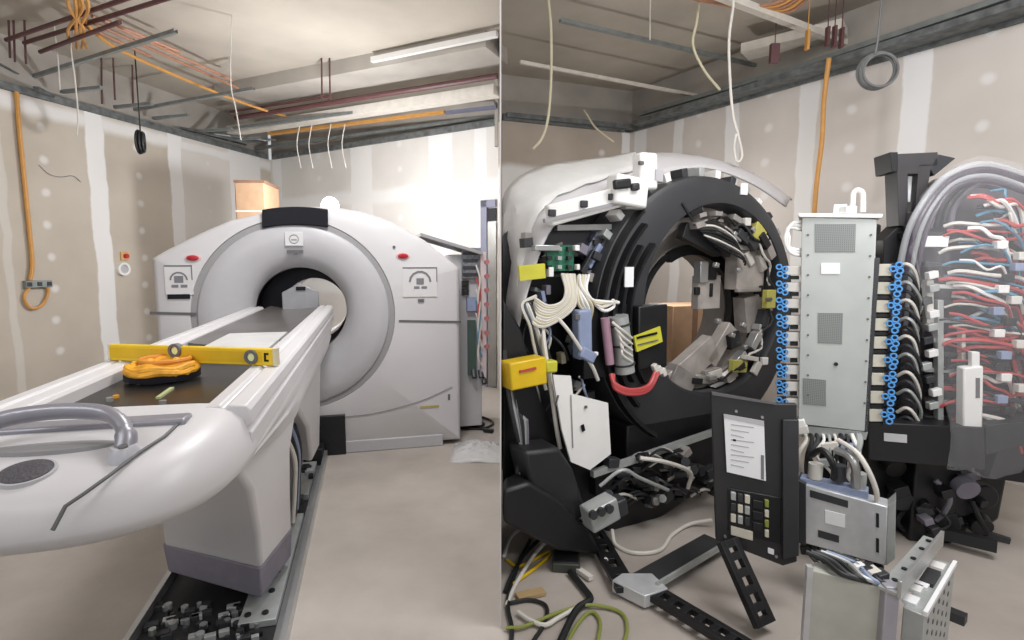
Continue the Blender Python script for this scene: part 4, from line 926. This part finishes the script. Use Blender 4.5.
MB().slab([PZ(px, py, zf+.022)-bo for px, py in ((612, 580), (622, 573), (652, 573), (668, 588), (645, 596))], (0, 0, -.06)).build('steel_bracket', M_tank, fr, .004)
a, b = PZ(640, 584, .06)-bo, PZ(716, 540, .06)-bo
MB().bar(a, b, .14, .012).build('steel_beam', M_dgrey, fr); MB().bar(a+Vector((.07, -.03, .012)), b+Vector((.07, -.03, .012)), .012, .03).build('beam_lip', M_zinc, fr)

# ---------------- black switch panel with manual
def facing(px0, py0, px1, py1, Y): return P(px0, py0, Y), P(px1, py1, Y)
Yp = 2.3; yawp = math.radians(-14)
pc = P(757, 480, Yp)
sp = empty('switch_panel', (pc.x, pc.y, 0), 'black switch panel with breakers and a white booklet, before the big ring', 'switch panel', yawp)
Q = Frame(pc.x, pc.y, math.degrees(yawp))
def QL(px, py, y=0.0): return Q.y(px, py, y)
def qslab(corners, y0, y1, name, m, par, bev=.003):
    return MB().slab([QL(px, py, y0) for px, py in corners], (0, y1-y0, 0)).build(name, m, par, bev)
qslab(((711, 392), (776, 404), (797, 404), (797, 562), (783, 566), (716, 540)), 0, .03, 'panel', mat('panel_charcoal', (44, 44, 45), .5, noise=.06), sp, .004)
qslab(((783, 420), (799, 420), (799, 556), (783, 560)), -.02, .0, 'side_flange', M_dgrey, sp)
qslab(((712, 392), (776, 403), (776, 405), (712, 395)), -.006, .0, 'edge_highlight_strip', M_seam, sp, 0)
bk = empty('booklet', Q.world(QL(744, 480, -.004)), 'white stapled booklet hanging on the black switch panel', 'booklet', yawp)
bl = Q.world(QL(744, 480, -.004))
def bslab(c, y0, y1, name, m, par): 
    o_ = Q.loc(bl); return MB().slab([QL(px, py, y0)-Vector((o_.x, o_.y, bl.z)) for px, py in c], (0, y1-y0, 0)).build(name, m, par)
bslab(((724, 415), (764, 422), (766, 481), (727, 472)), -.014, -.002, 'pages', M_paper, bk)
bslab(((724, 414), (764, 421), (764, 426), (724, 418)), -.016, -.013, 'spine_strip', M_shell2, bk)
for i in range(9): 
    y_ = 424+i*5; bslab(((731, y_), (754-(i % 3)*5, y_+3), (754-(i % 3)*5, y_+4), (731, y_+1.2)), -.0152, -.014, 'printed_line', mat('print_pale', (176, 178, 182), .7, noise=0), bk)
bslab(((733, 439), (736, 439.5), (736, 441.5), (733, 441)), -.0155, -.014, 'printed_mark', M_vis, bk)
bslab(((761, 455), (764, 455.5), (764, 480), (761, 479)), -.0155, -.014, 'page_tab', M_print, bk)
qslab(((728, 488), (781, 498), (781, 545), (728, 530)), -.006, .0, 'switch_recess', M_black2, sp)
for i in range(3):
    for j in range(3): 
        x_, y_ = 731+i*7, 492+i*1.6+j*11; qslab(((x_, y_), (x_+5, y_+1), (x_+5, y_+9), (x_, y_+8)), -.018, -.004, 'breaker', [M_zinc, M_dgrey, M_beige][(i+j) % 3], sp, .002)
for j in range(4): y_ = 500+j*10; qslab(((765, y_), (769, y_+.8), (769, y_+8), (765, y_+7)), -.018, -.004, 'breaker', [M_gcab, M_beige][j % 2], sp, .002)
for j in range(3): y_ = 500+j*11; qslab(((753, y_), (763, y_+2), (763, y_+10), (753, y_+8)), -.016, -.004, 'breaker', M_bcab, sp, .002)
qslab(((731, 526), (753, 532), (753, 541), (731, 535)), -.012, -.004, 'terminal_strip', M_beige, sp, .002)
qslab(((768, 548), (774, 550), (774, 555), (768, 553)), -.006, 0, 'small_label', M_paper, sp, 0)
for x_, y_ in ((736, 411), (762, 417), (725, 536), (776, 556)): c = QL(x_, y_, 0); MB().cyl(c, c+Vector((0, -.008, 0)), .006, 10).build('screw', M_alu, sp)
qslab(((726, 498), (729, 498), (729, 530), (726, 530)), .03, .25, 'rear_stay', M_dgrey, sp)
# stays under the panel to the floor


# ---------------- tall steel detector cabinet
Yc = 2.55
cc_ = P(838, 430, Yc); cb = empty('steel_cabinet', (cc_.x, cc_.y, 0), 'tall grey steel cabinet with perforated vents and blue-ringed cables on both sides', 'cabinet', math.radians(-29))
C_ = Frame(cc_.x, cc_.y, -29)
def CL(px, py, y=0.): return C_.y(px, py, y)
def cslab(c, y0, y1, name, m, par=cb, bev=.002): return MB().slab([CL(px, py, y0) for px, py in c], (0, y1-y0, 0)).build(name, m, par, bev)
cslab(((802, 217), (877, 219), (868, 432), (798, 424)), 0, .22, 'body', M_cab, bev=.004)
cslab(((798, 213), (883, 214), (882, 218), (799, 217)), -.012, .24, 'top_flange', M_white)
cslab(((815, 224), (856, 224), (855, 252), (815, 252)), -.003, .001, 'vent', M_vent, bev=0); cslab(((818, 313), (843, 313), (842, 344), (818, 343)), -.003, .001, 'vent', M_vent, bev=0); cslab(((803, 378), (826, 380), (826, 406), (803, 404)), -.003, .001, 'vent', M_vent, bev=0)
cslab(((821, 263), (840, 263), (840, 274), (821, 274)), -.004, 0, 'label_plate', M_paper, bev=0)
c = CL(836, 364, 0); MB().cyl(c, c+Vector((0, -.005, 0)), .009, 12).build('knockout', M_bcab, cb)
for i in range(9):
    for px, py in ((808, 235+i*20), (871-i*.8, 235+i*21)):
        c = CL(px, py); MB().cyl(c, c+Vector((0, -.004, 0)), .005, 8).build('rivet', M_seam, cb)
cslab(((838, 213), (857, 213), (857, 206), (838, 206)), .05, .07, 'lifting_tab', M_white); 
MB().tube([CL(852, 212, .06)]+[CL(858+5*math.cos(t), 196-6*math.sin(t), .06) for t in [PI+i*PI/8*-1 for i in range(9)]]+[CL(863, 212, .06)], .012, 10).build('lifting_eye', M_white, cb)
MB().box((CL(834, 212).x, .05, CL(834, 212).z), (CL(848, 203).x, .07, CL(848, 203).z)).build('lifting_tab', M_white, cb)
for i in range(3): MB().tube(catmull([CL(803, 222+i*4, .03), CL(792-i*2, 224+i*2, .0), CL(785+i*2, 238, -.01), CL(790, 252-i*2, .0), CL(802, 256-i*3, .03)], 6), .008, 8).build('cable_loop', M_white, cb)
def ring_(cx_, py, y, par):
    c = CL(cx_, py, y); MB().torus(c, .0115, .0040, (0, 1, 0), 14, 6).build('blue_connector', M_bluer, par)
for i in range(9):       # left side modules
    py = 266+i*16.6; xo = 799-i*.3
    m_ = cslab(((784, py), (xo+2, py), (xo+2, py+9), (784, py+9)), .02, .08, 'connector_module', M_pale)
    cslab(((790, py+10), (xo, py+10), (xo, py+13.5), (790, py+13.5)), .03, .1, 'spacer', M_bcab)
    cslab(((777, py-1), (786, py-1), (785, py+12), (777, py+12)), .01, .05, 'cable_end', mat('dark_blue', (24, 34, 60), .5), bev=0)
    for q, (dx, dy) in enumerate(((0, 0), (6, 2), (1, 7), (6, 9))): ring_(779+dx, py+1+dy, -.0, m_)
for i in range(9):       # right side modules
    py = 264+i*18.2; xo = 878-i*1.1
    m_ = cslab(((xo, py), (xo+18, py), (xo+18, py+12), (xo, py+12)), .02, .08, 'connector_module', M_beige)
    cslab(((xo-3, py+13), (xo+14, py+13), (xo+14, py+17), (xo-3, py+17)), .03, .1, 'spacer', M_bcab)
    cslab(((xo+14, py-1), (xo+25, py-1), (xo+25, py+14), (xo+14, py+14)), .01, .05, 'cable_end', mat('dark_blue', (24, 34, 60), .5), bev=0)
    for q, (dx, dy) in enumerate(((0, 4), (6, 0), (7, 6), (5, 11))): ring_(xo+15+dx, py+1+dy, .0, m_)
cslab(((874, 258), (880, 258), (868, 432), (864, 432)), .0, .2, 'side_channel', M_dgrey)
cslab(((786, 424), (868, 432), (866, 440), (790, 436)), .01, .2, 'bottom_flange', M_zinc)
# post behind the cabinet carrying it
c = CL(835, 430, .16); MB().box((c.x-.06, c.y-.04, 0), (c.x+.06, c.y+.04, c.z)).build('support_post', M_black2, cb)
# hoses and connectors under the cabinet
for i in range(10):
    x0_ = 802+i*6
    p = [CL(x0_, 430, .05), CL(x0_+4, 440, -.02), CL(x0_+rnd.uniform(-6, 10), 455, -.04), CL(x0_+rnd.uniform(-4, 12), 474, .02), CL(x0_+6, 486, .08)]
    MB().tube(catmull(p, 5), rnd.choice([.007, .01, .014]), 8).build('cable', [M_pale, M_bcab, M_dgrey, M_white, M_zinc][i % 5], cb)
for px, py, m in ((797, 424, M_white), (800, 430, M_pale), (830, 446, M_pale), (827, 462, M_zinc), (845, 448, M_slate)):
    c = CL(px, py, -.03); MB().obox(c, (.035, 0, .012), (0, .015, 0), (-.005, 0, .018)).build('plug', m, cb, .004)

# ---------------- silver power box
Ys = 2.28
def boxthing(name, label, cat, Y, yaw, front, depth, m, origin_px):
    c = P(*origin_px, Y); fr_ = Frame(c.x, c.y, yaw); e = empty(name, (c.x, c.y, 0), label, cat, math.radians(yaw))
    return e, fr_
sb, S_ = boxthing('power_box', 'silver power supply box with two dark slots below the tall cabinet', 'power supply', Ys, -36, None, .2, None, (850, 520))
def SL(px, py, y=0.): return S_.y(px, py, y)
def sslab(c, y0, y1, name, m, par=sb, bev=.002): return MB().slab([SL(px, py, y0) for px, py in c], (0, y1-y0, 0)).build(name, m, par, bev)
sslab(((803, 484), (888, 507), (886, 566), (803, 543)), 0, .10, 'case', M_tank, bev=.005)
sslab(((888, 507), (896, 500), (895, 559), (886, 566)), .0, .1, 'side_panel', M_zinc)
sslab(((810, 490), (848, 501), (848, 508), (810, 497)), -.003, .001, 'slot', M_dgrey, bev=0); sslab(((818, 530), (839, 536), (839, 543), (818, 537)), -.003, .001, 'slot', M_dgrey, bev=0)
sslab(((825, 510), (845, 515), (845, 528), (825, 523)), -.003, .001, 'label_plate', M_paper, bev=0)
sslab(((876, 513), (879, 514), (879, 528), (876, 527)), -.003, .001, 'slot', M_bcab, bev=0); sslab(((876, 538), (879, 539), (879, 553), (876, 552)), -.003, .001, 'slot', M_bcab, bev=0)
sslab(((797, 480), (806, 484), (806, 546), (797, 542)), -.003, .12, 'end_panel', M_dgrey)
for px, py in ((815, 478), (838, 480), (858, 488)): c = SL(px, py, .05); MB().cyl(c, c+Vector((0, 0, .07)), .03, 16).build('cable_gland', [M_zinc, M_dgrey, M_pale][int(px) % 3], sb)
sslab(((800, 478), (868, 492), (868, 500), (800, 487)), .02, .09, 'top_bracket', M_slate)
MB().tube(catmull([SL(838, 440, .05), SL(856, 452, .0), SL(868, 470, -.02), SL(876, 490, .0), SL(877, 503, .03)], 6), .011, 8).build('cable', M_pale, sb)
MB().tube(catmull([SL(836, 450, .05), SL(848, 455, .02), SL(855, 466, .0), SL(857, 486, .03)], 6), .018, 8).build('cable', M_alu, sb)
MB().tube(catmull([SL(812, 455, .08), SL(822, 450, .03), SL(832, 462, .0), SL(835, 478, .03)], 6), .014, 8).build('cable', M_bcab, sb)
c = SL(850, 540, .12); MB().box((c.x-.05, c.y, 0), (c.x+.05, c.y+.05, c.z)).build('support_bracket', M_dgrey, sb)
for i in range(9):
    x_ = 806+i*9; c = SL(x_, 548+i*2.2, .05); MB().obox(c, (.02, 0, .006), (0, .03, 0), (-.004, 0, .02)).build('plug', [M_bcab, M_dgrey, M_pale, M_pur][i % 4], sb, .003)
    MB().tube(catmull([SL(x_, 545+i*2, .06), SL(x_+5, 556+i*2, .0), SL(x_+16, 566+i*2, .0), SL(x_+30, 568+i*2, .06)], 4), .008, 6).build('cable', [M_bcab, M_bcab, M_slate, M_dgrey][i % 4], sb)
# ---------------- lower cabinet on the floor
Yl = 2.12
lcb, W_ = boxthing('floor_cabinet', 'low grey metal electronics cabinet on the floor in the bottom right corner', 'cabinet', Yl, -8, None, .3, None, (880, 600))
def VL(px, py, y=0.): return W_.y(px, py, y)
def vslab(c, y0, y1, name, m, par=lcb, bev=.002): return MB().slab([VL(px, py, y0) for px, py in c], (0, y1-y0, 0)).build(name, m, par, bev)
def lc_(v): q = W_.loc(v); return Vector((q.x, q.y, q.z))
def lz(px, py, z): return lc_(PZ(px, py, z))
A_, B_ = lz(811, 570, .48), lz(884, 588, .48); dv = lc_(PZ(884, 588, .48)+Vector((.045, .055, 0)))-B_
beige_ = mat('beige_grey_metal', (190, 191, 182), .5, .2)
MB().slab([A_, B_, B_+dv, A_+dv], (0, 0, -.30)).build('left_case', beige_, lcb, .004)
a0_ = lz(811, 570, .48); MB().slab([a0_+Vector((-.012, 0, .01)), a0_+Vector((.006, -.004, .01)), a0_+Vector((.006, .02, .01)), a0_+Vector((-.012, .02, .01))], (0, 0, -.45)).build('side_trim', M_tank, lcb)
MB().slab([A_+Vector((-.01, -.01, -.30)), B_+Vector((0, -.012, -.30)), B_+dv+Vector((0, 0, -.30)), A_+dv+Vector((0, 0, -.30))], (0, 0, -.012)).build('black_joint', M_bcab, lcb)
MB().slab([A_+Vector((-.02, -.02, -.33)), B_+Vector((0, -.02, -.33)), B_+dv+Vector((0, 0, -.33)), A_+dv+Vector((0, 0, -.33))], (0, 0, -.15)).build('base_tray', M_tank, lcb, .004)
c = lz(890, 584, .5); MB().box((c.x-.022, c.y-.02, 0), (c.x+.022, c.y+.05, .5)).build('corner_post', mat('mauve_grey_metal', (168, 166, 174), .45, .3), lcb, .004)
r0, r1 = lz(899, 590, .5), lz(942, 538, .5)
MB().bar(r0, r1, .012, .06).build('top_rail', M_alu, lcb, .002); MB().bar(r0+Vector((-.03, .01, -.012)), r1+Vector((-.03, .01, -.012)), .05, .01).build('perforated_flange', M_zinc, lcb)
for t in (.15, .35, .55, .75, .92): c = r0.lerp(r1, t)+Vector((-.03, .01, -.006)); MB().cyl(c, c+Vector((0, 0, .004)), .009, 10).build('flange_hole', M_bcab, lcb)
tp = [lz(903, 607, .42), lz(925, 616, .42), lz(955, 564, .42), lz(934, 558, .42)]
MB().slab(tp, (0, 0, -.42)).build('right_case', M_zinc, lcb, .003)
MB().bar(tp[1]+Vector((0, 0, .006)), tp[2]+Vector((0, 0, .006)), .012, .016).build('edge_rail', M_paper, lcb)
sd_ = (tp[2]-tp[1]); nrm_ = Vector((sd_.y, -sd_.x, 0)).normalized()
for i in range(5):
    for j in range(6):
        c = tp[1]+sd_*(.12+.17*i)+Vector((0, 0, -.04-.04*j)); MB().obox(c, sd_.normalized()*.007, nrm_*.002, (0, 0, .007)).build('side_slot', M_seam, lcb, 0)
for (px, py), m in (((911, 600), M_paper), ((922, 584), M_paper), ((915, 588), M_white), ((938, 566), M_white)):
    c = lz(px, py, .425); MB().obox(c, sd_.normalized()*.028, nrm_*.02, (0, 0, .006)).build('top_label', m, lcb, .001)
c = lz(930, 578, .425); MB().obox(c, sd_.normalized()*.06, nrm_*.02, (0, 0, .01)).build('dark_tray', M_dgrey, lcb)
for i in range(7): c = lz(832+i*8, 558+i*3, .50); MB().obox(c, (.018, .004, .004), (-.004, .02, 0), (0, 0, .016)).build('plug', [M_bcab, M_pale, M_dgrey, M_white][i % 4], lcb, .003)
for i in range(6): MB().tube(catmull([lz(806+i*5, 552, .52), lz(824+i*8, 560+i, .51), lz(842+i*7, 574+i, .50), lz(862+i*5, 580+i, .49)], 5), .009, 8).build('cable', [M_bcab, M_dgrey, M_bcab, M_zinc, M_slate, M_bcab][i], lcb)

# ---------------- wiring tower at the far right
Yw = 2.75
wc = P(965, 430, Yw); wt = empty('wiring_tower', (wc.x, wc.y, 0), 'black frame packed with red, blue and white wiring under clear film at the right edge', 'wiring frame', math.radians(-8))
G_ = Frame(wc.x, wc.y, -8)
def GL(px, py, y=0.): return G_.y(px, py, y)
def gslab(c, y0, y1, name, m, par=wt, bev=.003): return MB().slab([GL(px, py, y0) for px, py in c], (0, y1-y0, 0)).build(name, m, par, bev)
# head bracket with window
mb = MB()
for q in (((893, 154), (938, 152), (938, 166), (893, 168)), ((897, 166), (908, 166), (908, 226), (899, 226)), ((919, 164), (932, 164), (922, 222), (914, 226)), ((905, 212), (922, 212), (920, 228), (904, 228)), ((906, 166), (921, 166), (920, 174), (906, 174))):
    mb.slab([GL(px, py, .1) for px, py in q], (0, .12, 0))
mb.build('head_bracket', mat('bracket_charcoal', (58, 56, 58), .5), wt, .003)
gslab(((890, 152), (898, 152), (898, 172), (892, 172)), .08, .24, 'bracket_ear', M_black2); gslab(((938, 154), (956, 158), (934, 176), (930, 168)), .1, .2, 'bracket_wing', M_dgrey)
gslab(((908, 176), (918, 176), (915, 202), (908, 202)), .15, .16, 'window_label', M_paper)
back = [(900, 228), (915, 196), (940, 178), (975, 170), (1010, 178), (1045, 200), (1060, 300), (1055, 470), (905, 440), (893, 300)]
gslab(back, .22, .28, 'back_panel', mat('mauve_panel', (84, 78, 84), .5, noise=.25, scale=8))
gslab(((884, 240), (900, 225), (906, 260), (898, 430), (880, 430)), .12, .25, 'side_post', M_black2)
gslab(((905, 232), (1000, 232), (1040, 262), (1040, 266), (1000, 240), (905, 238)), .05, .12, 'curved_rail', M_bcab)
gslab(((921, 236), (950, 236), (948, 247), (921, 247)), .04, .06, 'white_sticker', M_paper)
for i in range(4):
    o_ = 6*i
    MB().tube(catmull([GL(893+o_, 330, .1), GL(898+o_, 280, .06), GL(908+o_, 232, .02), GL(926+o_, 198, .0), GL(950+o_*.8, 174+o_*.5, .0), GL(985+o_*.5, 164+o_, .02), GL(1030, 176+o_, .05)], 6), .016 if i < 2 else .012, 10).build('clear_hose', M_tube if i % 2 == 0 else mat('smoky_hose', (88, 80, 92), .25, noise=0, alpha=.85), wt)
for i in range(6):
    MB().tube(catmull([GL(915+i*7, 228, .12), GL(925+i*6, 205, .1), GL(945+i*6, 186, .1), GL(975+i*5, 178+i*2, .12)], 5), .015, 8).build('dark_hose', [M_bcab, M_dgrey, M_pur][i % 3], wt)
# shelves and rungs
for i, (py, m) in enumerate(((262, M_dgrey), (284, M_white), (300, M_dgrey), (318, M_zinc), (338, M_white), (352, M_dgrey), (368, M_zinc), (384, M_dgrey), (400, M_zinc), (416, M_dgrey))):
    gslab(((925+i % 3*4, py), (1040, py+4), (1040, py+8), (925+i % 3*4, py+4)), .05, .12, 'rung', m, bev=.001)
gslab(((938, 300), (944, 300), (944, 425), (938, 425)), .02, .06, 'upright', M_zinc); gslab(((962, 330), (966, 330), (966, 425), (962, 425)), .02, .06, 'upright', M_pale); gslab(((927, 280), (934, 280), (934, 330), (927, 330)), .02, .06, 'upright', M_pale)
colset = [M_redc, M_blue, M_pale, M_redc, M_white, M_redc, M_dgrey, M_blue, M_pale]
for i in range(78):
    py = 192+i*3.05+rnd.uniform(-4, 4); x0_ = 950+rnd.uniform(-12, 22) if py > 225 else 975+rnd.uniform(-10, 20); sag = rnd.uniform(-8, 14)
    x1_ = rnd.uniform(1002, 1034); y0_ = rnd.uniform(-.02, .05)
    p = [GL(x0_, py, y0_+.03), GL(x0_+14, py+sag*.4-3, y0_), GL((x0_+x1_)/2+6, py+sag, y0_-.02), GL(x1_, py+sag*.6+rnd.uniform(0, 14), y0_), GL(x1_+6, py+26+sag, y0_+.03)]
    MB().tube(catmull(p, 4), rnd.choice([.006, .008, .010]), 6).build('cable', colset[i % 9] if py < 330 else rnd.choice([M_redc, M_dgrey, M_pale, M_bcab, M_redc]), wt)
for i in range(18):      # grey cable bunch between cabinet connectors and frame
    py = 268+i*9
    p = [GL(897, py, .02), GL(906, py-4, -.02), GL(914, py+2, -.03), GL(919+rnd.uniform(-2, 4), py+18, .0), GL(916, py+34, .05)]
    MB().tube(catmull(p, 4), .009, 6).build('cable', [M_pale, M_dgrey, M_zinc, M_bcab][i % 4], wt)
for i in range(11):
    px = 924+rnd.uniform(0, 12); py = 275+i*13; MB().obox(GL(px, py, .0), (.022, 0, .006), (0, .02, 0), (-.003, 0, .018)).build('connector', [M_white, M_zinc, M_dgrey][i % 3], wt, .003)
for i in range(16):
    px = rnd.uniform(996, 1022); py = 245+i*11; MB().obox(GL(px, py, -.03), (.024, 0, .0), (0, .02, 0), (.0, 0, .02)).build('connector', [M_white, M_pale, M_slate, M_bcab][i % 4], wt, .003)
gslab(((948, 330), (1005, 330), (1005, 392), (948, 392)), .14, .2, 'dark_module', M_dgrey)
ob2 = gslab(((964, 368), (984, 366), (983, 430), (963, 430)), -.08, -.02, 'white_bottle', M_white, bev=.008); gslab(((972, 352), (980, 352), (980, 368), (972, 368)), -.07, -.04, 'bottle_neck', M_white, par=ob2)
gslab(((976, 378), (980, 378), (980, 398), (976, 398)), -.083, -.08, 'gauge_strip', M_seam, par=ob2, bev=0)
# black shelf box below
gslab(((868, 422), (985, 428), (986, 470), (868, 460)), -.1, .12, 'shelf_box', M_black2, bev=.006)
gslab(((884, 433), (907, 435), (907, 443), (884, 441)), -.104, -.1, 'white_sticker', mat('grey_label', (186, 186, 186), .6, noise=0), bev=0)
c0_, c1_ = GL(910, 430, -.1), GL(962, 434, -.1); MB().slab([(c0_.x-.0, c0_.y+.01, c0_.z+.012), (c1_.x, c1_.y+.01, c0_.z+.012), (c1_.x, c1_.y+.14, c0_.z+.012), (c0_.x+.04, c0_.y+.14, c0_.z+.012)], (0, 0, .012)).build('top_plate', M_alu, wt)
gslab(((986, 425), (1045, 420), (1045, 440), (986, 455)), -.1, .1, 'shelf_end', M_bcab)
gslab(((1008, 425), (1045, 430), (1045, 486), (988, 478)), .0, .1, 'lower_frame', M_black2)
gslab(((862, 440), (905, 446), (968, 462), (978, 505), (960, 545), (866, 560)), .22, .34, 'dark_mass', M_black2, bev=.012)
gslab(((940, 462), (1010, 468), (1000, 520), (968, 540), (940, 540)), .34, .46, 'dark_mass', M_black, bev=.02)  # black slab added to stand in for the dark floor shadow
# stand to the floor, dark wheels and hoses
c = GL(930, 460, .15); MB().box((c.x-.10, c.y-.05, .0), (c.x+.12, c.y+.12, c.z)).build('stand', M_black2, wt, .01)
for i in range(26):
    px = rnd.uniform(890, 985); py = rnd.uniform(466, 530); c = GL(px, py, rnd.uniform(.0, .2)); s_ = rnd.uniform(.02, .06)
    m = rnd.choice([M_bcab, M_black2, M_dgrey, M_black, M_pur])
    if i % 3 == 0: MB().cyl(c, c+Vector((rnd.uniform(-.03, .03), .06, .02)), s_, 16).build('dark_drum', m, wt, .004)
    elif i % 3 == 1: MB().obox(c, (s_, 0, s_*.4), (0, .04, 0), (-s_*.3, 0, s_*.8)).build('dark_fitting', m, wt, .004)
    else: MB().tube(catmull([c, c+Vector((rnd.uniform(-.08, .08), -.03, -.08)), c+Vector((rnd.uniform(-.1, .1), 0, -.18)), c+Vector((rnd.uniform(-.05, .16), .03, -.24))], 5), rnd.choice([.008, .014]), 8).build('dark_hose', m, wt)
for px, py, r_ in ((925, 492, .07), (962, 502, .09), (986, 498, .07)): c = GL(px, py, .16); MB().cyl(c, c+Vector((0, .08, 0)), r_, 20).build('dark_drum', M_black2, wt, .01)
MB().bar(GL(930, 530, .1), GL(997, 546, -.05), .05, .06).build('outrigger', M_bcab, wt); MB().bar(GL(985, 533, .2), GL(1010, 541, .15), .03, .03).build('outrigger', M_dgrey, wt)
# clear film over the wiring
fc = [(908, 250), (915, 215), (935, 180), (970, 158), (1010, 160), (1050, 190)]
fb = [(950, 470), (965, 470), (985, 478), (1005, 476), (1030, 465), (1060, 450)]
rws = []
for i in range(16):
    t = i/15; a = catmull([GL(*q, -.02) for q in fc], 4); b = catmull([GL(*q, -.13) for q in fb], 4)
    j = int(t*(len(a)-1)); pa_, pb_ = a[j], b[j]; row = []
    for q in range(14):
        s_ = q/13; p = pa_.lerp(pb_, s_); p.y -= .07*math.sin(PI*s_)+.014*math.sin(i*2.1+q*.8)+.008*rnd.random(); p.x += .01*math.sin(q*1.3+i); row.append(p)
    rws.append(row)
MB().loft(rws, closed=False, cap=False).build('clear_film', M_film, wt, angle=80, solid=.0015)
o = MB().bar(PZ(946, 612, .02), PZ(966, 620, .02), .05, .04).build('floor_bar', M_dgrey); recentre(o); tag(o, 'short dark bar end on the floor right of the low cabinet', 'bar')

# ---------------- floor cables in the lower middle
def fcab(pts, r, m, label, z=None):
    tube_thing('floor_cable', [PZ(px, py, zz) for px, py, zz in pts], r, m, label, 'cable')
fcab([(504, 556, .02), (512, 536, .03), (535, 520, .06), (560, 516, .12), (578, 518, .2), (592, 522, .25)], .010, M_white, 'white cable arching highest from the dividing edge to the gantry foot')
fcab([(505, 592, .012), (512, 575, .02), (530, 548, .04), (555, 530, .1), (580, 521, .2), (590, 518, .25)], .010, M_bcab, 'black cable curving from the lower left up to the connector block')
fcab([(506, 606, .012), (518, 580, .02), (540, 548, .05), (565, 528, .12), (585, 522, .2)], .009, M_pale, 'pale cable running just under the black curved one')
fcab([(507, 560, .012), (520, 566, .012), (548, 552, .012), (545, 560, .012), (512, 585, .012)], .008, M_yel, 'yellow cable bit on the floor beside the dividing edge')
fcab([(510, 603, .012), (530, 600, .012), (546, 606, .012), (545, 622, .012), (534, 640, .012), (520, 660, .012)], .009, M_bcab, 'black cable loop lying at the bottom beside the dividing edge')
fcab([(506, 628, .02), (525, 626, .02), (560, 612, .02), (590, 605, .02), (620, 612, .012), (627, 630, .012), (618, 656, .012)], .008, M_gcab, 'wide olive green cable loop on the floor at the bottom')
fcab([(560, 660, .012), (575, 628, .012), (590, 612, .012), (600, 622, .012), (596, 650, .012)], .008, M_gcab, 'small olive green cable loop inside the wide one')
fcab([(518, 612, .02), (530, 620, .02), (545, 625, .02), (558, 618, .02), (580, 606, .02)], .01, M_pale, 'pale cable crossing the black loop on the floor')
fcab([(612, 530, .05), (616, 545, .012), (635, 553, .012), (660, 550, .012), (672, 535, .012), (690, 524, .02), (712, 520, .05)], .011, M_pale, 'cream cable sagging along the floor under the black ring')
fcab([(570, 572, .02), (585, 590, .02), (590, 600, .02), (575, 612, .02), (552, 660, .02)], .016, M_bcab, 'thick black lead with clear sleeve running from the dark box')
fcab([(530, 540, .012), (520, 560, .012), (508, 600, .012), (512, 630, .012), (508, 655, .012)], .010, M_bcab, 'black cable running down beside the dividing edge')
fcab([(580, 520, .15), (590, 538, .05), (600, 552, .012), (606, 560, .06)], .011, M_white, 'short white cable dropping onto the slotted bar')
c = PZ(566, 566, 0)
jb = empty('junction_box', c, 'small dark grey connector box on the floor among the cables', 'junction box', math.radians(-6))
MB().box((-.07, -.07, .003), (.07, .07, .05)).build('box_body', mat('olive_black', (62, 64, 58), .5), jb, .006)
MB().box((-.06, -.06, .05), (.06, .06, .055)).build('box_lid', M_black, jb, .003)
MB().bar((.06, -.06, .02), (.12, -.13, .02), .03, .02).build('cable_sleeve', M_pale, jb)
c = PZ(530, 594, 0); o = MB().bar(PZ(517, 597, .012), PZ(544, 591, .012), .05, .016).build('brown_strap', mat('tan_strap', (176, 150, 108), .7)); recentre(o); tag(o, 'tan strap piece on the floor between the cables', 'strap')
# cardboard seen through the bore
c = P(684, 330, 5.2); bx2 = empty('cardboard_box', (c.x, c.y, 0), 'brown cardboard box seen through the opening of the black ring', 'box', math.radians(20))
zt = P(684, 306, 5.0).z; MB().box((-.25, -.15, 0), (.25, .25, zt)).build('box_body', M_card, bx2, .005); MB().box((-.03, -.152, .0), (.03, -.15, zt)).build('tape', M_cardd, bx2)
for nm in ('hanger_strap',):
    pass
